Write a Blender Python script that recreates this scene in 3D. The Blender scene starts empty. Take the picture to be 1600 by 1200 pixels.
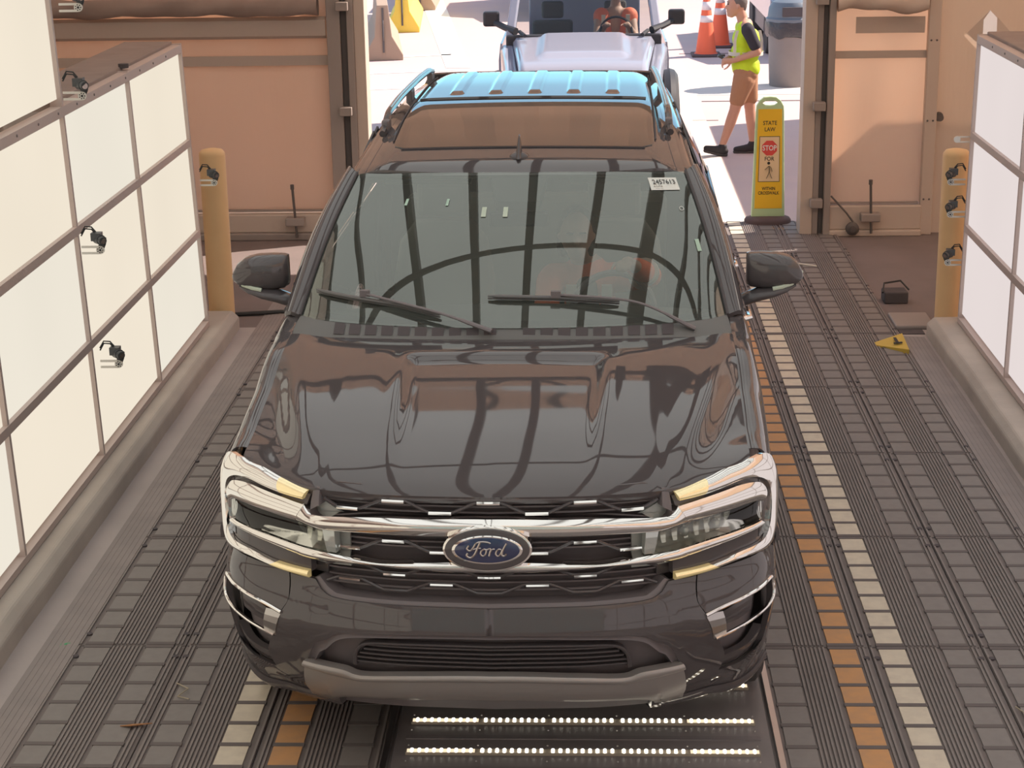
import bpy, bmesh, math, random
import numpy as np
from mathutils import Vector, Matrix
random.seed(7)
R = math.radians
S = bpy.context.scene
COL = S.collection
# ------------------------------------------------------------------ camera
camd = bpy.data.cameras.new('camera'); cam = bpy.data.objects.new('camera', camd); COL.objects.link(cam)
camd.sensor_width = 36; camd.lens = 2850.94 / 1600 * 36; camd.clip_start = .05; camd.clip_end = 600
_pi, _ya, _ro = .2936, .0451, -.0169
_cy, _sy = math.cos(_ya), math.sin(_ya)
_f = Vector((-_sy*math.cos(_pi), _cy*math.cos(_pi), -math.sin(_pi))); _r0 = Vector((_cy, _sy, 0)); _u0 = _r0.cross(_f)
_r = _r0*math.cos(_ro) + _u0*math.sin(_ro); _u = _u0*math.cos(_ro) - _r0*math.sin(_ro)
cam.matrix_world = Matrix(((_r.x, _u.x, -_f.x, 0), (_r.y, _u.y, -_f.y, 0), (_r.z, _u.z, -_f.z, 3.2601), (0, 0, 0, 1)))
S.camera = cam
# ------------------------------------------------------------------ sky, sun, exposure
S.view_settings.view_transform = 'Standard'; S.view_settings.look = 'None'
S.view_settings.exposure = 0.06; S.view_settings.gamma = 1.0; S.view_settings.use_curve_mapping = False
W = bpy.data.worlds.new('sky'); S.world = W; W.use_nodes = True
_n = W.node_tree.nodes; _l = W.node_tree.links; _n.clear()
_o = _n.new('ShaderNodeOutputWorld'); _b = _n.new('ShaderNodeBackground'); _b.inputs[1].default_value = 1.0
_t = _n.new('ShaderNodeTexCoord'); _s = _n.new('ShaderNodeSeparateXYZ'); _c = _n.new('ShaderNodeValToRGB')
_c.color_ramp.elements[0].position = 0.0; _c.color_ramp.elements[0].color = (.75, 1.75, 2.1, 1)
_c.color_ramp.elements[1].position = .6; _c.color_ramp.elements[1].color = (.46, .54, .74, 1)
_e = _c.color_ramp.elements.new(.13); _e.color = (.55, .95, 1.30, 1)
_l.new(_t.outputs['Generated'], _s.inputs[0]); _l.new(_s.outputs['Z'], _c.inputs[0]); _l.new(_c.outputs[0], _b.inputs[0]); _l.new(_b.outputs[0], _o.inputs[0])
sund = bpy.data.lights.new('sun', 'SUN'); sun = bpy.data.objects.new('sun', sund); COL.objects.link(sun)
sund.energy = 8.0; sund.angle = R(.6); sund.color = (1, .86, .74)
_d = Vector((-.70, -.30, -.65)).normalized()
sun.rotation_euler = _d.to_track_quat('-Z', 'Y').to_euler()
PANEL_L, PANEL_R, PANEL_C = 1.0, 1.0, 1.0   # strengths of the light panels: left wall, right wall, ceiling

# ------------------------------------------------------------------ materials
M = {}
def mat(name, col, rough=.6, metal=0, ior=1.5, bump=None, noise=None, emit=None, estr=1, trans=0, coat=0, spec=None, alpha=None):
    m = bpy.data.materials.new(name); m.use_nodes = True; nt = m.node_tree; b = nt.nodes['Principled BSDF']
    b.inputs['Base Color'].default_value = (*col, 1); b.inputs['Roughness'].default_value = rough
    b.inputs['Metallic'].default_value = metal; b.inputs['IOR'].default_value = ior
    if trans: b.inputs['Transmission Weight'].default_value = trans
    if coat: b.inputs['Coat Weight'].default_value = coat
    if emit: b.inputs['Emission Color'].default_value = (*emit, 1); b.inputs['Emission Strength'].default_value = estr
    if noise:   # (scale, colour2, lo, hi [,detail])
        tc = nt.nodes.new('ShaderNodeTexCoord'); n = nt.nodes.new('ShaderNodeTexNoise'); n.inputs['Scale'].default_value = noise[0]; n.inputs['Detail'].default_value = 6
        r = nt.nodes.new('ShaderNodeValToRGB'); r.color_ramp.elements[0].position = noise[2]; r.color_ramp.elements[1].position = noise[3]
        r.color_ramp.elements[0].color = (*col, 1); r.color_ramp.elements[1].color = (*noise[1], 1)
        nt.links.new(tc.outputs['Object'], n.inputs['Vector']); nt.links.new(n.outputs[0], r.inputs[0]); nt.links.new(r.outputs[0], b.inputs['Base Color'])
    if bump:
        tc = nt.nodes.new('ShaderNodeTexCoord'); n = nt.nodes.new('ShaderNodeTexNoise'); n.inputs['Scale'].default_value = bump[0]; n.inputs['Detail'].default_value = 5
        bp = nt.nodes.new('ShaderNodeBump'); bp.inputs['Strength'].default_value = bump[1]; bp.inputs['Distance'].default_value = bump[2] if len(bump) > 2 else .01
        nt.links.new(tc.outputs['Object'], n.inputs['Vector']); nt.links.new(n.outputs[0], bp.inputs['Height']); nt.links.new(bp.outputs[0], b.inputs['Normal'])
    M[name] = m; return m
def emis(name, col, s):
    m = bpy.data.materials.new(name); m.use_nodes = True; nt = m.node_tree; nt.nodes.clear()
    o = nt.nodes.new('ShaderNodeOutputMaterial'); e = nt.nodes.new('ShaderNodeEmission'); e.inputs[0].default_value = (*col, 1); e.inputs[1].default_value = s
    tc = nt.nodes.new('ShaderNodeTexCoord'); n = nt.nodes.new('ShaderNodeTexNoise'); n.inputs['Scale'].default_value = .9; n.inputs['Detail'].default_value = 1
    r = nt.nodes.new('ShaderNodeValToRGB'); r.color_ramp.elements[0].color = (*[c*.93 for c in col], 1); r.color_ramp.elements[1].color = (*[min(1.2, c*1.04) for c in col], 1)
    nt.links.new(tc.outputs['Object'], n.inputs['Vector']); nt.links.new(n.outputs[0], r.inputs[0]); nt.links.new(r.outputs[0], e.inputs[0])
    nt.links.new(e.outputs[0], o.inputs[0]); M[name] = m; return m
def cloth(name, col, tr=.35, tcol=None, bump=None):
    m = bpy.data.materials.new(name); m.use_nodes = True; nt = m.node_tree; nt.nodes.clear()
    o = nt.nodes.new('ShaderNodeOutputMaterial'); d = nt.nodes.new('ShaderNodeBsdfDiffuse'); t = nt.nodes.new('ShaderNodeBsdfTranslucent'); x = nt.nodes.new('ShaderNodeMixShader')
    d.inputs[0].default_value = (*col, 1); t.inputs[0].default_value = (*(tcol or col), 1); x.inputs[0].default_value = tr
    nt.links.new(d.outputs[0], x.inputs[1]); nt.links.new(t.outputs[0], x.inputs[2]); nt.links.new(x.outputs[0], o.inputs[0])
    tc = nt.nodes.new('ShaderNodeTexCoord'); n = nt.nodes.new('ShaderNodeTexNoise'); n.inputs['Scale'].default_value = 1.3; n.inputs['Detail'].default_value = 4
    mp = nt.nodes.new('ShaderNodeMapping'); mp.inputs['Scale'].default_value = (3, 3, .6)
    bp = nt.nodes.new('ShaderNodeBump'); bp.inputs['Strength'].default_value = .5; bp.inputs['Distance'].default_value = .04
    nt.links.new(tc.outputs['Object'], mp.inputs[0]); nt.links.new(mp.outputs[0], n.inputs['Vector']); nt.links.new(n.outputs[0], bp.inputs['Height']); nt.links.new(bp.outputs[0], d.inputs['Normal'])
    M[name] = m; return m
def glass(name, tint, f0, haze=None, hz=.0):
    """thin sheet of glass: tinted see-through, fresnel reflection and a slight grey-green haze painted in as diffuse"""
    m = bpy.data.materials.new(name); m.use_nodes = True; nt = m.node_tree; nt.nodes.clear(); N = nt.nodes.new; L = nt.links.new
    o = N('ShaderNodeOutputMaterial'); t = N('ShaderNodeBsdfTransparent'); g = N('ShaderNodeBsdfGlossy'); x = N('ShaderNodeMixShader'); f = N('ShaderNodeFresnel')
    t.inputs[0].default_value = (*tint, 1); g.inputs['Roughness'].default_value = .005; f.inputs[0].default_value = f0
    g.inputs[0].default_value = (.95, 1, .95, 1) if 'windshield' in name else (1, 1, 1, 1)
    src = t
    if hz:  # diffuse share painted in as a veil that lifts the dark areas
        d = N('ShaderNodeBsdfDiffuse'); d.inputs[0].default_value = (*haze, 1); x2 = N('ShaderNodeMixShader'); x2.inputs[0].default_value = hz
        L(t.outputs[0], x2.inputs[1]); L(d.outputs[0], x2.inputs[2]); src = x2
    L(f.outputs[0], x.inputs[0]); L(src.outputs[0], x.inputs[1]); L(g.outputs[0], x.inputs[2]); L(x.outputs[0], o.inputs[0])
    M[name] = m; return m

mat('paint', (.095, .083, .086), .03, ior=1.62)
mat('black_plastic', (.19, .165, .172), .45)
mat('outdoor_black', (.035, .035, .042), .5)
mat('black_gloss', (.10, .088, .092), .12)
mat('black_matte', (.09, .078, .082), .8)
mat('deep_black', (.10, .085, .09), .9)
mat('rubber', (.075, .066, .066), .8)
mat('chrome', (.92, .90, .87), .07, 1)
mat('satin_chrome', (.55, .53, .52), .3, 1)
mat('silver_plastic', (.40, .37, .355), .35, .4)
mat('amber_lens', (.98, .86, .56), .22, .85, emit=(1, .74, .30), estr=.20)
mat('lamp_glass', (.55, .58, .56), .05, .5)
mat('lamp_dark', (.42, .43, .41), .3)
mat('lamp_reflector', (.75, .75, .72), .12, 1)
mat('badge_blue', (.012, .025, .10), .15, 0, ior=1.9)
mat('badge_rim', (.55, .50, .48), .25, 1)
glass('windshield_glass', (.92, .95, .92), 2.2, (.52, .56, .50), .09)
mat('cowl_plastic', (.16,.155,.15), .5)
mat('wiper_grey', (.14,.135,.135), .35)
mat('mint_lens', (.55,.62,.50), .3)
mat('mirror_back', (.06,.06,.06), .5)
glass('headlamp_glass', (.88,.89,.86), 1.5)
glass('clear_tint', (.6,.62,.62), 1.45)
glass('side_glass', (.72, .75, .75), 1.6)
mat('roof_glass', (.03, .028, .028), .02, ior=2.0)
mat('interior_dark', (.12, .12, .11), .8)
mat('interior_light', (.30, .31, .28), .85)
mat('label_white', (.85, .85, .80), .5, emit=None)
mat('ink', (.03, .03, .035), .6)
mat('mint_label', (.45, .62, .50), .5)
mat('concrete_in', (.48, .42, .405), .85, noise=(1.5, (.40, .35, .338), .35, .75), bump=(40, .15, .003))
mat('asphalt_in', (.235, .19, .182), .9, noise=(1.8, (.19, .155, .15), .35, .75), bump=(60, .3, .004))
mat('curb_concrete', (.56, .49, .43), .85, noise=(3, (.44, .385, .34), .35, .8), bump=(30, .3, .004))
mat('pavement', (.66, .50, .46), .9, noise=(1.2, (.60, .46, .45), .3, .7), bump=(60, .1, .002))
mat('pave_band', (.80, .70, .62), .9, noise=(2, (.72, .62, .56), .3, .7))
mat('white_line', (.95, .92, .88), .8)
mat('mat_rubber', (.235, .200, .188), .75, noise=(8, (.27, .235, .222), .3, .8))
mat('mat_edge', (.19, .160, .152), .8)
mat('apron_rubber', (.33, .285, .27), .85, noise=(6, (.27, .235, .225), .3, .8))
mat('mat_bar', (.155, .13, .125), .8)
mat('mat_tile', (.225, .200, .190), .6, noise=(25, (.25, .225, .21), .3, .7))
mat('tile_orange', (.64, .33, .14), .7, noise=(18, (.50, .29, .16), .35, .85))
mat('tile_white', (.72, .63, .50), .7, noise=(18, (.58, .50, .41), .35, .85))
mat('frame_grey', (.58, .47, .43), .5, .1)
mat('frame_dark', (.17, .15, .145), .5, .2)
mat('wood_brown', (.33, .255, .225), .8, noise=(6, (.28, .215, .19), .3, .7))
mat('post_grey', (.34, .29, .265), .6)
mat('post_dark', (.12, .105, .10), .6)
mat('post_light', (.58, .48, .41), .6)
mat('bollard_yellow', (.90, .62, .33), .6, noise=(5, (.85, .57, .30), .3, .8))
mat('orange_cone', (.95, .16, .07), .6)
mat('cone_base', (.12, .08, .08), .8)
mat('reflective', (.85, .75, .75), .5)
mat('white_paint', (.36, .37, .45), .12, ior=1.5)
mat('can_grey', (.27, .235, .225), .75, noise=(4, (.24, .21, .20), .3, .8))
mat('can_lid', (.16, .19, .23), .5)
mat('bag_black', (.05, .05, .06), .35, bump=(20, .8, .02))
mat('sign_green', (.56, .74, .42), .6)
mat('sign_yellow', (1.0, .60, .03), .55)
mat('sign_cream', (.95, .70, .42), .6)
mat('sign_red', (.82, .09, .07), .5)
mat('sign_ink', (.06, .045, .03), .6)
mat('skin', (.62, .33, .235), .55)
mat('skin_driver', (.55,.36,.27), .6)
mat('skin_shade', (.50, .30, .22), .6)
mat('hair', (.10, .08, .07), .8, bump=(80, .5, .01))
mat('hair_grey', (.18, .15, .14), .8, bump=(80, .5, .01))
mat('vest_lime', (.62, .85, .03), .7)
mat('vest_stripe', (.70, .68, .60), .5)
mat('vest_orange', (1.0, .26, .14), .7)
mat('shirt_black', (.045, .04, .055), .85)
mat('shorts_tan', (.46, .24, .14), .85)
mat('shoe_black', (.035, .032, .035), .7)
mat('shoe_sole', (.10, .09, .09), .8)
mat('barrier_tan', (.42, .30, .22), .85)
mat('barrier_yellow', (.95, .70, .12), .8)
mat('camera_black', (.07, .075, .08), .4)
mat('bracket_white', (.75, .72, .66), .5)
mat('cable_black', (.04, .04, .04), .6)
mat('led_tray', (.24, .21, .21), .4, noise=(5, (.20, .18, .18), .3, .7))
mat('led_strip', (.40, .34, .27), .4)
emis('led_bulb', (1, .93, .78), 6)
emis('led_glow', (1, .80, .55), 1.1)
emis('panel_left', (1.0, .895, .735), .86)
emis('panel_left_cool', (.97, .90, .77), .86)
emis('panel_right', (.90, .80, .78), .86)
emis('panel_ceiling', (.94, .94, .90), 1.0)
cloth('tent_fabric', (.84, .75, .68), .44, (.95, .74, .60))
cloth('tent_fabric_thin', (.78, .69, .62), .55, (.98, .76, .61))
cloth('tent_fabric_thick', (.74, .64, .55), .28, (.92, .74, .60))
cloth('tent_roof', (.70, .63, .57), .55, (.92, .82, .74))
cloth('tent_valance', (.58, .49, .43), .12, (.62, .45, .36))
mat('fence_red', (.60, .30, .32), .7)
mat('green_bit', (.05, .35, .14), .6)
mat('leaf_orange', (.45, .22, .10), .8)
mat('twig', (.45, .38, .28), .8)
mat('gravel', (.55, .38, .25), .9)
mat('rim_metal', (.35, .34, .34), .35, .9)
mat('yellow_marker', (.66, .45, .08), .6)

# ------------------------------------------------------------------ helpers
def tag(o, label=None, cat=None, group=None, kind=None):
    if label: o['label'] = label
    if cat: o['category'] = cat
    if group: o['group'] = group
    if kind: o['kind'] = kind
    return o
def link(name, me, m=None, parent=None):
    o = bpy.data.objects.new(name, me); COL.objects.link(o)
    if m: me.materials.append(M[m])
    if parent is not None: o.parent = parent
    return o
def empty(name, loc=(0, 0, 0), rz=0):
    o = bpy.data.objects.new(name, None); COL.objects.link(o); o.location = loc; o.rotation_euler = (0, 0, rz); o.empty_display_size = .2; return o
def clone(o, parent=None):
    c = o.copy(); COL.objects.link(c)
    if parent is not None: c.parent = parent
    for ch in [x for x in COL.objects if x.parent == o]: clone(ch, c)
    return c
class MB:
    def __init__(s): s.v = []; s.f = []; s.mi = []; s.cur = 0
    def add(s, vs, fs):
        n = len(s.v); s.v += [tuple(map(float, p)) for p in vs]; s.f += [tuple(i+n for i in f) for f in fs]; s.mi += [s.cur]*len(fs)
    def box(s, a, b):
        x0, y0, z0 = a; x1, y1, z1 = b
        s.add([(x0,y0,z0),(x1,y0,z0),(x1,y1,z0),(x0,y1,z0),(x0,y0,z1),(x1,y0,z1),(x1,y1,z1),(x0,y1,z1)],
              [(0,3,2,1),(4,5,6,7),(0,1,5,4),(1,2,6,5),(2,3,7,6),(3,0,4,7)]); return s
    def bar(s, p, q, w, h, up=(0, 0, 1)):
        p = Vector(p); q = Vector(q); d = (q-p).normalized(); u = Vector(up); r = d.cross(u)
        if r.length < 1e-4: r = d.cross(Vector((1, 0, 0)))
        r.normalize(); u = r.cross(d); r = r*w/2; u = u*h/2
        s.add([p-r-u, p+r-u, p+r+u, p-r+u, q-r-u, q+r-u, q+r+u, q-r+u], [(3,2,1,0),(4,5,6,7),(0,1,5,4),(1,2,6,5),(2,3,7,6),(3,0,4,7)]); return s
    def tube(s, pts, r, n=8, cap=True, flat=1.0):
        pts = [Vector(p) for p in pts]; k = len(pts); rr = r if hasattr(r, '__len__') else [r]*k; rings = []; prev = None
        for i, p in enumerate(pts):
            d = (pts[min(i+1, k-1)] - pts[max(i-1, 0)]).normalized()
            a = Vector((0, 0, 1)) if abs(d.z) < .95 else Vector((1, 0, 0))
            if prev is not None: a = prev
            x = d.cross(a).normalized(); y = x.cross(d).normalized(); prev = y
            rings.append([p + (x*math.cos(2*math.pi*j/n) + y*math.sin(2*math.pi*j/n)*flat)*rr[i] for j in range(n)])
        vs = [q for g in rings for q in g]; fs = []
        for i in range(k-1):
            for j in range(n): fs.append((i*n+j, i*n+(j+1) % n, (i+1)*n+(j+1) % n, (i+1)*n+j))
        if cap: fs.append(tuple(range(n))[::-1]); fs.append(tuple((k-1)*n+j for j in range(n)))
        s.add(vs, fs); return s
    def lathe(s, prof, c=(0, 0, 0), n=32, axis='z'):
        vs = []; k = len(prof)
        for r, z in prof:
            for j in range(n):
                a = 2*math.pi*j/n
                if axis == 'z': vs.append((c[0]+r*math.cos(a), c[1]+r*math.sin(a), c[2]+z))
                elif axis == 'x': vs.append((c[0]+z, c[1]+r*math.cos(a), c[2]+r*math.sin(a)))
                else: vs.append((c[0]+r*math.cos(a), c[1]+z, c[2]+r*math.sin(a)))
        fs = [(i*n+j, i*n+(j+1) % n, (i+1)*n+(j+1) % n, (i+1)*n+j) for i in range(k-1) for j in range(n)]
        if prof[0][0] > 1e-5: fs.append(tuple(range(n)))
        if prof[-1][0] > 1e-5: fs.append(tuple((k-1)*n+j for j in range(n)))
        s.add(vs, fs); return s
    def prism(s, poly, f0, f1):
        """poly in 2-D, f0/f1 map (a,b) to the two end faces"""
        k = len(poly); s.add([f0(*p) for p in poly] + [f1(*p) for p in poly], [tuple(range(k)), tuple(range(2*k-1, k-1, -1))] + [(i, (i+1) % k, k+(i+1) % k, k+i) for i in range(k)]); return s
    def grid(s, P):
        n, m = len(P), len(P[0]); s.add([p for r in P for p in r], [(i*m+j, i*m+j+1, (i+1)*m+j+1, (i+1)*m+j) for i in range(n-1) for j in range(m-1)]); return s
    def build(s, name, m, parent=None, smooth=False, mats=None, bevel=0, angle=35, fixn=True):
        me = bpy.data.meshes.new(name); me.from_pydata(s.v, [], s.f)
        bm = bmesh.new(); bm.from_mesh(me)
        bmesh.ops.remove_doubles(bm, verts=bm.verts, dist=1e-6)
        if fixn: bmesh.ops.recalc_face_normals(bm, faces=bm.faces)
        bm.to_mesh(me) if mats is None else None
        bm.free()
        me.update()
        o = bpy.data.objects.new(name, me); COL.objects.link(o)
        if mats:
            for q in mats: me.materials.append(M[q])
            for i, p in enumerate(me.polygons): p.material_index = s.mi[i]
        else: me.materials.append(M[m])
        if parent is not None: o.parent = parent
        if smooth:
            for p in me.polygons: p.use_smooth = True
            if smooth != 'all': me.set_sharp_from_angle(angle=R(angle))
        if bevel:
            b = o.modifiers.new('bevel', 'BEVEL'); b.width = bevel; b.segments = 2; b.limit_method = 'ANGLE'; b.angle_limit = R(40)
        return o
def cr(xs, ys, x):
    """smooth 1-D table lookup (cubic Hermite with limited tangents)"""
    xs = list(xs); n = len(xs)
    if x <= xs[0]: return ys[0]
    if x >= xs[-1]: return ys[-1]
    i = max(j for j in range(n-1) if xs[j] <= x)
    def sl(j): return (ys[j+1]-ys[j])/(xs[j+1]-xs[j])
    def tg(j):
        if j == 0: return sl(0)
        if j == n-1: return sl(n-2)
        a, b = sl(j-1), sl(j)
        return 0 if a*b <= 0 else 2*a*b/(a+b)
    h = xs[i+1]-xs[i]; t = (x-xs[i])/h
    return (2*t**3-3*t*t+1)*ys[i] + (t**3-2*t*t+t)*h*tg(i) + (-2*t**3+3*t*t)*ys[i+1] + (t**3-t*t)*h*tg(i+1)
def resample(pts, n, smooth=True):
    """points -> n+1 points evenly spread along a Catmull-Rom (or straight) path"""
    P = np.array(pts, float)
    if smooth and len(P) > 2:
        Q = []
        for i in range(len(P)-1):
            a, b, c, d = P[max(i-1, 0)], P[i], P[i+1], P[min(i+2, len(P)-1)]
            for t in np.linspace(0, 1, 9)[:-1]:
                Q.append(.5*((2*b)+(-a+c)*t+(2*a-5*b+4*c-d)*t*t+(-a+3*b-3*c+d)*t**3))
        Q.append(P[-1]); P = np.array(Q)
    L = np.r_[0, np.cumsum(np.linalg.norm(np.diff(P, axis=0), axis=1))]
    u = np.linspace(0, L[-1], n+1)
    return [tuple(np.interp(q, L, P[:, k]) for k in range(P.shape[1])) for q in u]
def shell(mb, G, th, off=None):
    """closed slab: G grid of points, thickness th against the grid normal (or along vector off)"""
    G = np.array(G, float); n, m = G.shape[:2]
    if off is None:
        du = np.gradient(G, axis=0); dv = np.gradient(G, axis=1); N = np.cross(du, dv); l = np.linalg.norm(N, axis=2, keepdims=True); l[l < 1e-9] = 1; H = G + N/l*th
    else: H = G + np.array(off)
    vs = list(G.reshape(-1, 3)) + list(H.reshape(-1, 3)); k = n*m; fs = []
    for i in range(n-1):
        for j in range(m-1):
            a, b, c, d = i*m+j, i*m+j+1, (i+1)*m+j+1, (i+1)*m+j
            fs.append((a, b, c, d)); fs.append((k+d, k+c, k+b, k+a))
    ed = [(j, j+1) for j in range(m-1)] + [((n-1)*m+j+1, (n-1)*m+j) for j in range(m-1)] + [((i+1)*m, i*m) for i in range(n-1)] + [(i*m+m-1, (i+1)*m+m-1) for i in range(n-1)]
    for a, b in ed: fs.append((b, a, k+a, k+b))
    mb.add(vs, fs); return mb
def struct(o): o['kind'] = 'structure'; return o
def text(name, body, size, m, parent, loc, rot, ext=.001, sx=1, bold=.0, align='CENTER'):
    cu = bpy.data.curves.new(name, 'FONT'); cu.body = body; cu.size = size; cu.align_x = align; cu.align_y = 'CENTER'; cu.extrude = ext; cu.offset = bold; cu.resolution_u = 3
    o = bpy.data.objects.new(name, cu); COL.objects.link(o)
    dg = bpy.context.evaluated_depsgraph_get(); me = bpy.data.meshes.new_from_object(o.evaluated_get(dg)); bpy.data.objects.remove(o)
    o = bpy.data.objects.new(name, me); COL.objects.link(o); me.materials.clear(); me.materials.append(M[m]); o.parent = parent; o.location = loc; o.rotation_euler = rot; o.scale = (sx, 1, 1); return o
# ================================================================== SETTING
def simple(name, a, b, m, parent=None, bevel=0):
    return MB().box(a, b).build(name, m, parent, bevel=bevel)
GY = 15.10
struct(simple('floor', (-7, -8, -.3), (7, 12.15, 0), 'concrete_in'))
struct(simple('floor_far', (-7, 12.15, -.3), (7, GY, 0), 'asphalt_in'))
struct(simple('ground', (-60, GY, -.3), (60, 110, 0), 'pavement'))
# painted lines and joints of the lot
g = MB(); g.box((1.02, GY+.02, .001), (1.36, 27.2, .004)); struct(g.build('trim_1', 'pave_band'))
g = MB(); g.add([(-2.08, 26.6, .004), (-1.72, 26.6, .004), (-3.0, 38, .004), (-3.45, 38, .004)], [(0, 1, 2, 3)])
for y, w in ((24.6, .12), (26.3, .10), (28.2, .14)):
    g.add([(-5.5, y-.9, .004), (-1.95-(y-26.6)*.11, y, .004), (-1.95-(y-26.6)*.11, y+w, .004), (-5.5, y-.9+w, .004)], [(0, 1, 2, 3)])
struct(g.build('trim_2', 'white_line', fixn=False))
g = MB(); g.box((1.4, 22.9, .001), (9, 22.95, .004)); g.box((1.2, 18.95+2.4, .001), (1.5, 21.38, .004)); g.box((1.36, 28.0, .001), (9, 28.05, .004)); struct(g.build('trim_3', 'cone_base'))
g = MB(); g.box((1.36, 23.5, .001), (6, 24.9, .003)); struct(g.build('trim_4', 'pave_band'))

# concrete curbs under the light walls
def curb(name, xi, s, y1):
    # profile across x (s=-1 left, +1 right)
    pr = [(0, 0), (0, .085), (.045, .128), (.62, .13), (.62, 0)]
    m = MB(); ys = np.linspace(-3, y1, 40); G = []
    rn = random.Random(3)
    for y in ys:
        j = rn.uniform(-.004, .004)
        G.append([(xi + s*(a+j if a < .1 else a), y, z) for a, z in pr])
    m.grid(G); m.add(G[-1], [(0, 1, 2, 3, 4)]); m.add(G[0], [(4, 3, 2, 1, 0)])
    return m.build(name, 'curb_concrete', bevel=.012)
tag(curb('concrete_curb', -2.43, -1, 12.13), 'long pale concrete curb under the left light wall, orange bollard at its far end', 'curb')
tag(curb('concrete_curb', 2.24, 1, 11.86), 'long pale concrete curb under the right light wall beside the striped mats', 'curb')

# light walls
xl = lambda z: -2.56 - .034*(z-.14)
xr = lambda z: 2.42 + .013*(z-.14)
LY = [11.71, 10.31, 8.97, 7.57, 6.20, 4.80, 3.40, 2.00, .60, -.80]
RY = [11.70, 10.32, 8.95, 7.57, 6.20, 4.80, 3.40, 2.00, .60, -.80]
LZ = [.17, .765, 1.365, 1.955]; UZ = [2.03, 2.62, 3.2]
def wall_frame(name, fx, s, YY, top):
    m = MB()
    zt = LZ[-1]+.045
    def beam(y0, y1, z, h, d0=-.012, d1=.05):
        m.add([(fx(z)+s*d0, y0, z-h/2), (fx(z)+s*d1, y0, z-h/2), (fx(z)+s*d1, y0, z+h/2), (fx(z)+s*d0, y0, z+h/2),
               (fx(z)+s*d0, y1, z-h/2), (fx(z)+s*d1, y1, z-h/2), (fx(z)+s*d1, y1, z+h/2), (fx(z)+s*d0, y1, z+h/2)],
              [(0, 1, 2, 3), (7, 6, 5, 4), (0, 4, 5, 1), (1, 5, 6, 2), (2, 6, 7, 3), (3, 7, 4, 0)])
    for z, h in ((LZ[0]-.02, .034), ((LZ[1]), .045), (LZ[2], .045), (LZ[3]+.015, .05)): beam(YY[-1], YY[0], z, h)
    for i, y in enumerate(YY):
        up = 3.2 if (top and i >= 2) else zt
        m.bar((fx(.14)+s*.02, y, .135), (fx(up)+s*.02, y, up), .026, .06, up=(1, 0, 0))
    if top:
        for z, h in ((UZ[1], .045), (UZ[2], .06)): beam(YY[-1], YY[2], z, h)
    return struct(m.build(name, 'frame_grey'))
wall_frame('trim_12', xl, -1, LY, True)
wall_frame('trim_13', xr, 1, RY, False)
# thin screw heads on the aluminium rails
def screws(name, fx, s, YY):
    m = MB()
    for z in (LZ[3]+.017,):
        for k in range(1, 16):
            y = YY[0]-.12-k*.34*1.0
            m.lathe([(.007, 0), (.006, -.004*s)], (fx(z)-s*.012, y, z), 8, 'x')
    return struct(m.build(name, 'frame_dark'))
screws('trim_5', xl, -1, LY); screws('trim_6', xr, 1, RY)
rowname = ['bottom', 'middle', 'top', 'raised', 'uppermost']
def panel(fx, s, y1, y0, z0, z1, m, label, grp):
    b = MB(); e = .0135; zz0, zz1 = z0+.022, z1-.022
    n = 6; G = []
    for i in range(n+1):
        z = zz0+(zz1-zz0)*i/n; row = []
        for j in range(9):
            y = y0+e+(y1-y0-2*e)*j/8; bul = .004*math.sin(math.pi*i/n)*math.sin(math.pi*j/8); row.append((fx(z)+s*(.012-bul), y, z))
        G.append(row)
    shell(b, G, 0, off=(s*.02, 0, 0))
    o = b.build('light_panel', m, smooth=True); return tag(o, label, 'light panel', grp)
cn = ['farthest column', 'second column from the far end', 'third column from the far end', 'fourth column from the far end']
for c in range(4):
    for r in range(3):
        panel(xl, -1, LY[c], LY[c+1], LZ[r], LZ[r+1], 'panel_left' if (c+r) % 3 else 'panel_left_cool', 'glowing white light panel of left wall, %s row, %s' % (rowname[r], cn[c]), 'light panels of the left wall')
    if c >= 2: panel(xl, -1, LY[c], LY[c+1], UZ[0]-.02, UZ[1], 'panel_left', 'glowing white light panel of left wall, raised row, %s' % cn[c], 'light panels of the left wall')
for c in range(2):
    for r in range(3):
        panel(xr, 1, RY[c], RY[c+1], LZ[r], LZ[r+1], 'panel_right', 'glowing bluish-white light panel of the right wall, %s row, %s' % (rowname[r], ['far column', 'near column'][c]), 'light panels of the right wall')
# the remaining near panels stand beside and behind the camera: one lit surface each side
for nm, fx, s, YY, c0 in (('trim_14', xl, -1, LY, 4), ('trim_15', xr, 1, RY, 2)):
    m = MB()
    for c in range(c0, 9):
        for r in range(3):
            shell(m, [[(fx(z)+s*.012, y, z) for y in (YY[c+1]+.0135, YY[c]-.0135)] for z in (LZ[r]+.022, LZ[r+1]-.022)], 0, off=(s*.02, 0, 0))
    struct(m.build(nm, 'panel_left' if s < 0 else 'panel_right'))
m = MB()
for c in (4,): shell(m, [[(xl(z)-.012, y, z) for y in (LY[c+1]+.0135, LY[c]-.0135)] for z in (UZ[0]+.002, UZ[1]-.022)], 0, off=(-.02, 0, 0))
for c in (2, 3, 4): shell(m, [[(xl(z)-.012, y, z) for y in (LY[c+1]+.0135, LY[c]-.0135)] for z in (UZ[1]+.022, UZ[2]-.022)], 0, off=(-.02, 0, 0))
struct(m.build('trim_16', 'panel_left'))
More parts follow.
